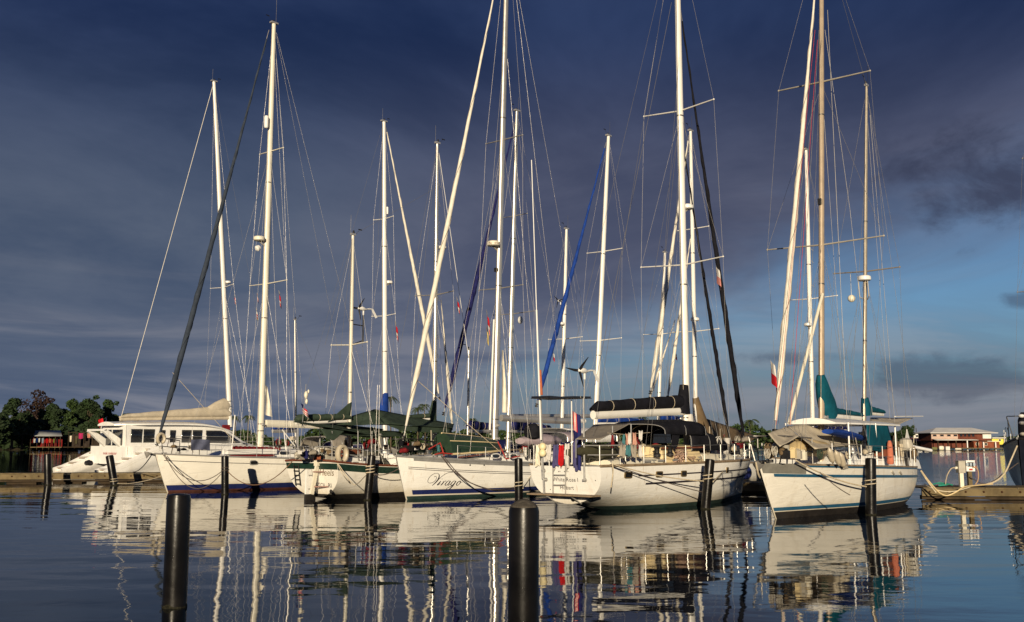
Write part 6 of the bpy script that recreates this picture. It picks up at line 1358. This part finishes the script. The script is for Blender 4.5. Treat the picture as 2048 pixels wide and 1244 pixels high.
# ------------------------------------------------------------------ houses on both shores
RWALL = mat('red_brown_boards', (.13, .042, .028), .8, 0, .25, .8, .02, 3)
PWALL = mat('pinkish_wall', (.48, .36, .30), .8, 0, .1, .5); WWALL = mat('white_wall', (.66, .64, .60), .8, 0, .1, .5); YWALL = mat('yellow_wall', (.72, .62, .10), .8, 0, .08, .5)
RTIN = mat('pale_tin_roof', (.72, .70, .66), .55, .05, .08, .4, 0, 8, (.5, .3, (.35, .28, .22))); GTIN = mat('grey_tin_roof', (.30, .31, .31), .6, .2, .12, .4, 0, 8, (.5, .3, (.2, .15, .1)))
HUTR = mat('hut_red_boards', (.14, .010, .010), .8, 0, .25, 1, .01, 4); DARKW = mat('dark_boards', (.035, .026, .02), .9, 0, .3, 1)
def HX(px, D): return P(px, 880, D).x
def HZ(py, D): return P(1024, py, D).z
class House:
    def __init__(s, name, label, D, px, cat='house'):
        s.D = D; s.o = Vector((HX(px, D), D, 0)); s.e = thing(name, label, cat, s.o, 0)
    def box(s, name, m, px0, px1, py0, py1, d0, d1, parent=None):
        x0, x1 = HX(px0, s.D) - s.o.x, HX(px1, s.D) - s.o.x; z0, z1 = HZ(py1, s.D), HZ(py0, s.D); b = MB()
        b.box(((x0 + x1) / 2, (d0 + d1) / 2, (z0 + z1) / 2), (x1 - x0, d1 - d0, z1 - z0)); return b.build(name, m, parent or s.e)
    def roof(s, name, m, e0, e1, r0, r1, pe, pr, d0, d1, th=.12):
        X = lambda p: HX(p, s.D) - s.o.x; ze, zr = HZ(pe, s.D), HZ(pr, s.D); dm = (d0 + d1) / 2
        v = [(X(e0), d0, ze), (X(e1), d0, ze), (X(e1), d1, ze), (X(e0), d1, ze), (X(r0), dm, zr), (X(r1), dm, zr)]
        b = MB(); b.add(v + [(x, y, z - th) for x, y, z in v[:4]], [(0, 1, 5, 4), (1, 2, 5), (2, 3, 4, 5), (3, 0, 4), (6, 7, 1, 0), (7, 8, 2, 1), (8, 9, 3, 2), (9, 6, 0, 3), (9, 8, 7, 6)])
        return b.build(name, m, s.e, None, 20)
    def win(s, px0, px1, py0, py1, d, frame=WWALL):
        w = s.box('window', frame, px0 - .6, px1 + .6, py0 - .6, py1 + .6, d - .06, d + .05); s.box('pane', GLASS, px0, px1, py0, py1, d - .09, d - .02, w); return w
H = House('waterfront_house', 'two storey red brown waterfront house with pale hipped roof on the right shore', 268, 1925)
H.box('upper_wall', RWALL, 1864, 1984, 866, 881, .6, 9); H.box('lower_wall', RWALL, 1868, 1975, 881, 897, 1.5, 9)
H.box('front_wall', PWALL, 1864, 1917, 867, 878, .3, .7); H.box('end_wall', WWALL, 1967, 1984, 867, 877, .3, .7)
for x in (1867, 1881.5, 1895.5, 1908.5): H.win(x, x + 7, 869, 872.5, .26, PWALL)
for x in (1922, 1930, 1938, 1946): H.win(x, x + 5, 868, 873, .52, RWALL)
H.roof('roof', RTIN, 1858, 1993, 1888, 1960, 865.5, 855, -1.2, 10.5)
b = MB(); b.add([(HX(1866, 268) - H.o.x, 1.4, HZ(878.5, 268)), (HX(1948, 268) - H.o.x, 1.4, HZ(878.5, 268)), (HX(1948, 268) - H.o.x, -2.6, HZ(880.6, 268)), (HX(1866, 268) - H.o.x, -2.6, HZ(880.6, 268))], [(0, 1, 2, 3)]); lr = b.build('veranda_roof', RTIN, H.e); lr.modifiers.new('t', 'SOLIDIFY').thickness = .12
H.box('brick_shed', mat('brick_red_boards', (.21, .065, .035), .8, 0, .2, 1), 1941, 1992, 883.5, 896.5, -1.8, 1.4)
for x in (1945, 1962): H.win(x, x + 5, 886, 890, -1.86, CREAM2)
b = MB(); b.box((HX(1979, 268) - H.o.x, -.4, HZ(882.4, 268)), (3.2, 3.6, .12)); b.build('shed_roof', RTIN, H.e)
H.box('deck', PIERW, 1898, 2000, 895.4, 896.8, -4.0, 1.4)
for x in (1868, 1888, 1904, 1926, 1947, 1958, 1982): H.box('post', W_PAINT if x in (1926, 1958, 1982) else PIERD, x - .9, x + .9, 881 if x < 1950 else 884, 900.5, -2.5, -2.2)
for x in (1905, 1912, 1931, 1936, 1941, 1950, 1965, 1975, 1990, 1997): H.box('pile', PIERD, x - .6, x + .6, 896.8, 901.5, -3.8, -3.5)
H.box('gangway', PIERW, 1995, 2008, 892, 893, -3.2, -1.8)
Y = House('yellow_house', 'small bright yellow house right of the hipped roof house', 290, 1998); Y.box('wall', YWALL, 1984, 2007, 876.5, 889, 0, 5); Y.win(1997.5, 2001, 878.5, 882, -.05, CREAM2); Y.box('roof', RTIN, 1982.5, 2009, 875, 876.6, -.8, 5.8); Y.box('side_wall', RWALL, 2007, 2010, 877, 889, .4, 5)
Wh = House('white_shed', 'white shed with flat roof left of the hipped roof house', 300, 1841, 'shed'); Wh.box('wall', WWALL, 1827, 1853, 867, 886, 0, 6); Wh.box('roof', GTIN, 1825.5, 1855, 865.6, 867, -.6, 6.6); Wh.win(1832, 1836, 870, 874, -.05); Wh.win(1842, 1847, 870, 874, -.05); Wh.box('mast', PIERD, 1838.6, 1839.4, 856, 866, 2, 2.2)
Rd = House('red_roof_shed', 'low shed with red roof between the white shed and the hipped roof house', 285, 1850, 'shed'); Rd.box('wall', DARKW, 1818, 1864, 882, 895, 0, 5); Rd.roof('roof', mat('red_tin_roof', (.30, .06, .05), .6, 0, .15, .5), 1815, 1867, 1822, 1862, 882, 876, -1, 6)
for i, (px, w, h, m_, lab) in enumerate(((1893, 8, 7, WWALL, 'white crate stack at the water before the hipped roof house'), (1882, 9, 8, CREAM2, 'cream shed box at the water before the hipped roof house'), (1868, 10, 6, mat('olive_tarp', (.16, .16, .07), .9), 'olive tarpaulin heap at the water on the right shore'), (1852, 9, 4, GREYB, 'grey small boat hull at the water near the white shed'), (1915, 12, 4, CREAM2, 'cream skiff under the veranda of the hipped roof house'), (1838, 10, 4, WWALL, 'white skiff at the water left of the grey hull'))):
    D = 262; o = Vector((HX(px, D), D, HZ(900, D))); k = D / F_PX; b = MB(); b.loft([o + Vector((x * w * k, 0, h * k * .5)) for x in (-.5, -.35, 0, .35, .5)], [w * k * .10, w * k * .22, w * k * .25, w * k * .22, w * k * .15], [h * k * .3, h * k * .5, h * k * .5, h * k * .5, h * k * .38], 8, (0, 1, 0)) if w > 8.5 else b.box(o + Vector((0, 0, h * k / 2)), (w * k, 1.2, h * k)); tag(b.build('shore_clutter' if False else ('skiff' if 'skiff' in lab or 'hull' in lab else 'tarpaulin' if 'tarp' in lab else 'crate'), m_, None, o), lab, 'skiff' if 'skiff' in lab or 'hull' in lab else 'tarpaulin' if 'tarp' in lab else 'crate')
# the red hut on stilts and its washing at the left
Q = House('stilt_hut', 'red hut on stilts with grey tin roof at the left shore', 262, 90, 'hut')
X = lambda p: HX(p, 262) - Q.o.x
b = MB(); b.add([(X(57), 3.5, HZ(860.5, 262)), (X(108), 3.5, HZ(860.5, 262)), (X(129), -1.5, HZ(872, 262)), (X(72), -1.5, HZ(872, 262))], [(0, 1, 2, 3)]); rf = b.build('roof', GTIN, Q.e); rf.modifiers.new('t', 'SOLIDIFY').thickness = .1
Q.box('back_wall', HUTR, 62, 116, 866, 894, 2.6, 2.9)
b = MB(); b.prism([(X(58), 2.9, HZ(862, 262)), (X(72), -1.3, HZ(872.5, 262)), (X(68), -1.2, HZ(886, 262)), (X(57), 2.9, HZ(893, 262))], (.15, 0, 0)); b.build('gable', HUTR, Q.e)
Q.box('deck', PIERW, 44, 130, 893.6, 895, -1.8, 3.2)
for x in (50, 67, 80, 92, 104, 116, 126): Q.box('stilt', PIERD, x - .6, x + .6, 868 if x in (50, 67) else 873, 899, -1.6, -1.4)
Q.box('cross_rail', PIERW, 46, 72, 868, 868.8, -1.6, -1.5)
def wash(px, py, w, h, D, m, label):
    k = D / F_PX; o = P(px, py, D); b = MB(); b.grid(lambda u, v: o + Vector(((u - .5) * w * k * (1 - .15 * v), .15 * math.sin(u * 9 + px), -h * k * v - .08 * math.sin(u * 3.14))), 6, 5); tag(b.build('laundry', m, None, o), label, 'laundry')
MAG = mat('magenta_cloth', (.42, .03, .12), .85)
for i, (px, py, w, h, m_, lab) in enumerate(((142, 871, 4, 12, CREAM2, 'pale yellow cloth hanging at the left of the shore washing'), (162, 866, 8, 11, MAG, 'magenta cloth hanging right of the red hut'), (178, 866, 7.5, 9, mat('salmon_cloth', (.55, .25, .18), .85), 'salmon cloth hanging nearest the catamaran'), (170, 872, 4, 14, DARKW, 'dark cloth between the magenta and the salmon cloth'), (153, 872, 5, 15, mat('olive_cloth', (.10, .09, .05), .85), 'olive cloth left of the magenta cloth'))): wash(px, py, w, h, 258, m_, lab)
for i, (px, py, w, h, m_, n_) in enumerate(((69, 877, 3, 8, WWALL, 'leftmost white'), (74, 876, 2.5, 9, BLUEC, 'small blue'), (79, 876, 3, 8, WWALL, 'second white'), (86, 876, 3.5, 10, mat('grey_blue_cloth', (.25, .30, .36), .85), 'grey blue'), (94, 877, 4, 9, REDC, 'left red'), (100, 877, 3.5, 8, ORANGE, 'orange'), (108, 877, 3, 8, LIMEC, 'lime'), (114, 877, 4, 9, BLACKC, 'black'))): wash(px, py, w, h, 259.5, m_, n_ + ' garment hanging under the red hut roof')
sh = House('wash_frame', 'rough pole frame holding the shore washing right of the red hut', 258, 160, 'frame')
for x in (137, 150, 168, 186, 198): sh.box('pole', PIERD, x - .5, x + .5, 863, 897, -.1, .1)
sh.box('rail', PIERD, 134, 200, 864.6, 865.4, -.05, .05); sh.box('dark_shed', DARKW, 134, 205, 868, 895, 3, 5); sh.box('deck', PIERD, 130, 206, 893.5, 895, -1, 4)
# ------------------------------------------------------------------ the small gear that crowds the decks
GEAR_M = [BLACKC, DROPE, BROWNC, GREYC, MAROON, WHITEC, BEIGEC, GREENC, RUBBER, GREYB, mat('rust_red_plastic', (.22, .03, .02), .6), mat('dull_blue_plastic', (.03, .06, .14), .6), FEND]
def gear(bt, n, px0, px1, py0, py1, o0, o1, where, seed, size=1.0, mats=None, on=None):
    """n small items stowed on deck inside a pixel window; every item is a thing of its own"""
    rnd = random.Random(seed); seen = {}; spots = sorted(rnd.uniform(px0, px1) for _ in range(n))
    for i in range(n):
        kind = rnd.choice(('bag', 'bucket', 'coil', 'box', 'pole', 'bag', 'coil')); m = rnd.choice(mats or GEAR_M)
        px, py, o = spots[i], rnd.uniform(py0, py1), rnd.uniform(o0, o1)
        p = bt.c(px, py, o); b = MB(); s_ = size * rnd.uniform(.7, 1.2); p.z = max(p.z, bt.dz(p.x) + .03)
        if kind == 'bag': b.loft([p + Vector((x * s_, .04 * math.sin(x * 9 + i), z * s_)) for x, z in ((-.24, .05), (-.17, .11), (0, .14), (.15, .12), (.24, .05))], [.04 * s_, .11 * s_, .15 * s_, .12 * s_, .03 * s_], [.04 * s_, .09 * s_, .13 * s_, .10 * s_, .03 * s_], 9, (0, 1, 0))
        elif kind == 'bucket': b.lathe(p, [(.10 * s_, 0), (.135 * s_, .24 * s_), (.145 * s_, .25 * s_), (.12 * s_, .24 * s_), (.09 * s_, .05 * s_)], 10)
        elif kind == 'coil': b.tube([p + Vector((.15 * s_ * math.cos(k * .55), .05 * math.sin(k * .31), .16 * s_ + .19 * s_ * math.sin(k * .55) + .01 * math.sin(k * 2.1))) for k in range(44)], .014, 5)
        elif kind == 'box': b.box(p + Vector((0, 0, .09 * s_)), (.30 * s_, .22 * s_, .18 * s_), rnd.uniform(0, 1)); b.box(p + Vector((0, 0, .19 * s_)), (.32 * s_, .24 * s_, .03 * s_), rnd.uniform(0, 1))
        else: b.tube([p, p + Vector((rnd.uniform(-.25, .25), rnd.uniform(-.1, .1), rnd.uniform(.4, .9)))], .018, 6)
        nm = {'bag': 'gear_bag', 'bucket': 'bucket', 'coil': 'hanging_coil', 'box': 'gear_box', 'pole': 'short_pole'}[kind]
        w = {'bag': 'small bag', 'bucket': 'bucket', 'coil': 'rope coil', 'box': 'small box', 'pole': 'short pole'}[kind]
        cn = COLN.get(m.name, 'dull'); key = cn + ' ' + w; seen[key] = seen.get(key, 0) + 1; k = seen[key]
        lab = key + ', ' + (ORD[k - 1] + ' from left, ' if True else '') + 'in the gear ' + where
        bt.own(b, nm, m, p, lab, {'bag': 'bag', 'bucket': 'bucket', 'coil': 'rope', 'box': 'box', 'pole': 'pole'}[kind], 'gear ' + where)
ORD = ('first', 'second', 'third', 'fourth', 'fifth', 'sixth', 'seventh', 'eighth', 'ninth', 'tenth')
COLN = {'black_canvas': 'black', 'dark_rope': 'dark brown', 'brown_canvas': 'brown', 'grey_canvas': 'grey', 'maroon_canvas': 'maroon', 'white_cloth': 'white', 'beige_canvas': 'beige', 'green_canvas': 'green', 'olive_rubber': 'olive', 'grey_plastic': 'pale grey', 'rust_red_plastic': 'rust red', 'dull_blue_plastic': 'blue', 'fender_vinyl': 'cream', 'dark_steel': 'steel'}
gear(b4, 30, 1388, 1492, 884, 914, -1.2, 1.5, 'on the black canvas sailboat bow', 3)
gear(b5, 16, 1532, 1575, 895, 920, -.5, .9, 'on the rightmost ketch bow', 4, .9, [BLACKC, DROPE, BROWNC, GREYC, BEIGEC, GREYB])
gear(b5, 14, 1782, 1832, 892, 922, -.3, 1.2, 'on the rightmost ketch stern', 5, .9)
gear(b5, 10, 1640, 1760, 900, 920, .6, 1.5, 'on the rightmost ketch side deck', 6, .8)
gear(b2, 16, 592, 672, 896, 919, -1.0, 1.2, 'on the green ketch stern', 7, .8, [BLACKC, DROPE, GREYC, BROWNC, GREYB, WHITEC, DSTEEL])
gear(b2, 16, 690, 775, 885, 920, -1.0, 1.2, 'in the green ketch cockpit', 8, .9, [BLACKC, DROPE, GREYC, MAROON, GREENC, BROWNC])
gear(b3, 16, 802, 872, 890, 909, -.6, .9, 'on the script name sloop bow', 9, .8, [BLACKC, DROPE, GREENC, MAROON, BROWNC, BEIGEC])
gear(b3, 14, 1040, 1100, 885, 918, -.6, 1.4, 'round the script name sloop cockpit', 10, .9)
gear(b4, 12, 1180, 1345, 885, 912, -1.0, 1.2, 'in the black canvas sailboat cockpit', 11, .9)
gear(b1, 12, 320, 420, 893, 908, -.6, .8, 'on the navy striped sailboat foredeck', 12, .7, [BLACKC, DROPE, GREYC, WHITEC, BROWNC])
gear(b1, 12, 545, 600, 880, 908, -.8, 1.0, 'by the navy striped sailboat cockpit', 13, .8)
# more fine rigging: flag halyards, lazy jacks, topping lifts
def lines(bt, specs, r=.006, name='halyard'):
    for x0, y0, x1, y1, o0, o1 in specs: bt.stay(bt.c(x0, y0, o0), bt.c(x1, y1, o1), r, WIRE, name)
lines(b1, [(546, 60, 590, 885, 0, 1.2), (540, 300, 560, 890, .1, 1.0), (529, 568, 512, 895, -.3, .4), (536, 300, 494, 890, 0, .8), (548, 60, 610, 880, 0, -.5)])
lines(b3, [(1008, 100, 940, 905, 0, .8), (1000, 577, 1028, 905, .1, 1.1), (1010, 60, 1080, 880, 0, .3), (1005, 300, 905, 905, 0, .6)])
lines(b4, [(1362, 60, 1300, 905, 0, 1.0), (1364, 220, 1330, 830, 0, .0), (1364, 220, 1260, 832, 0, 0), (1368, 530, 1400, 905, 0, .9), (1366, 222, 1445, 905, 0, .6)])
lines(b5, [(1643, 60, 1610, 900, 0, .8), (1643, 160, 1690, 840, 0, 0), (1735, 240, 1780, 840, 0, .3), (1733, 300, 1700, 840, 0, .2), (1643, 490, 1600, 905, .3, 1.0), (1734, 180, 1838, 920, 0, .4)])
lines(b2, [(874, 300, 812, 860, 0, .6), (872, 420, 900, 900, 0, .7), (705, 480, 650, 690, 0, -.6), (705, 480, 745, 900, 0, .8), (705, 480, 660, 900, 0, .3)])
lines(A, [(769, 260, 735, 830, 0, 0), (770, 440, 800, 880, .2, .8)])
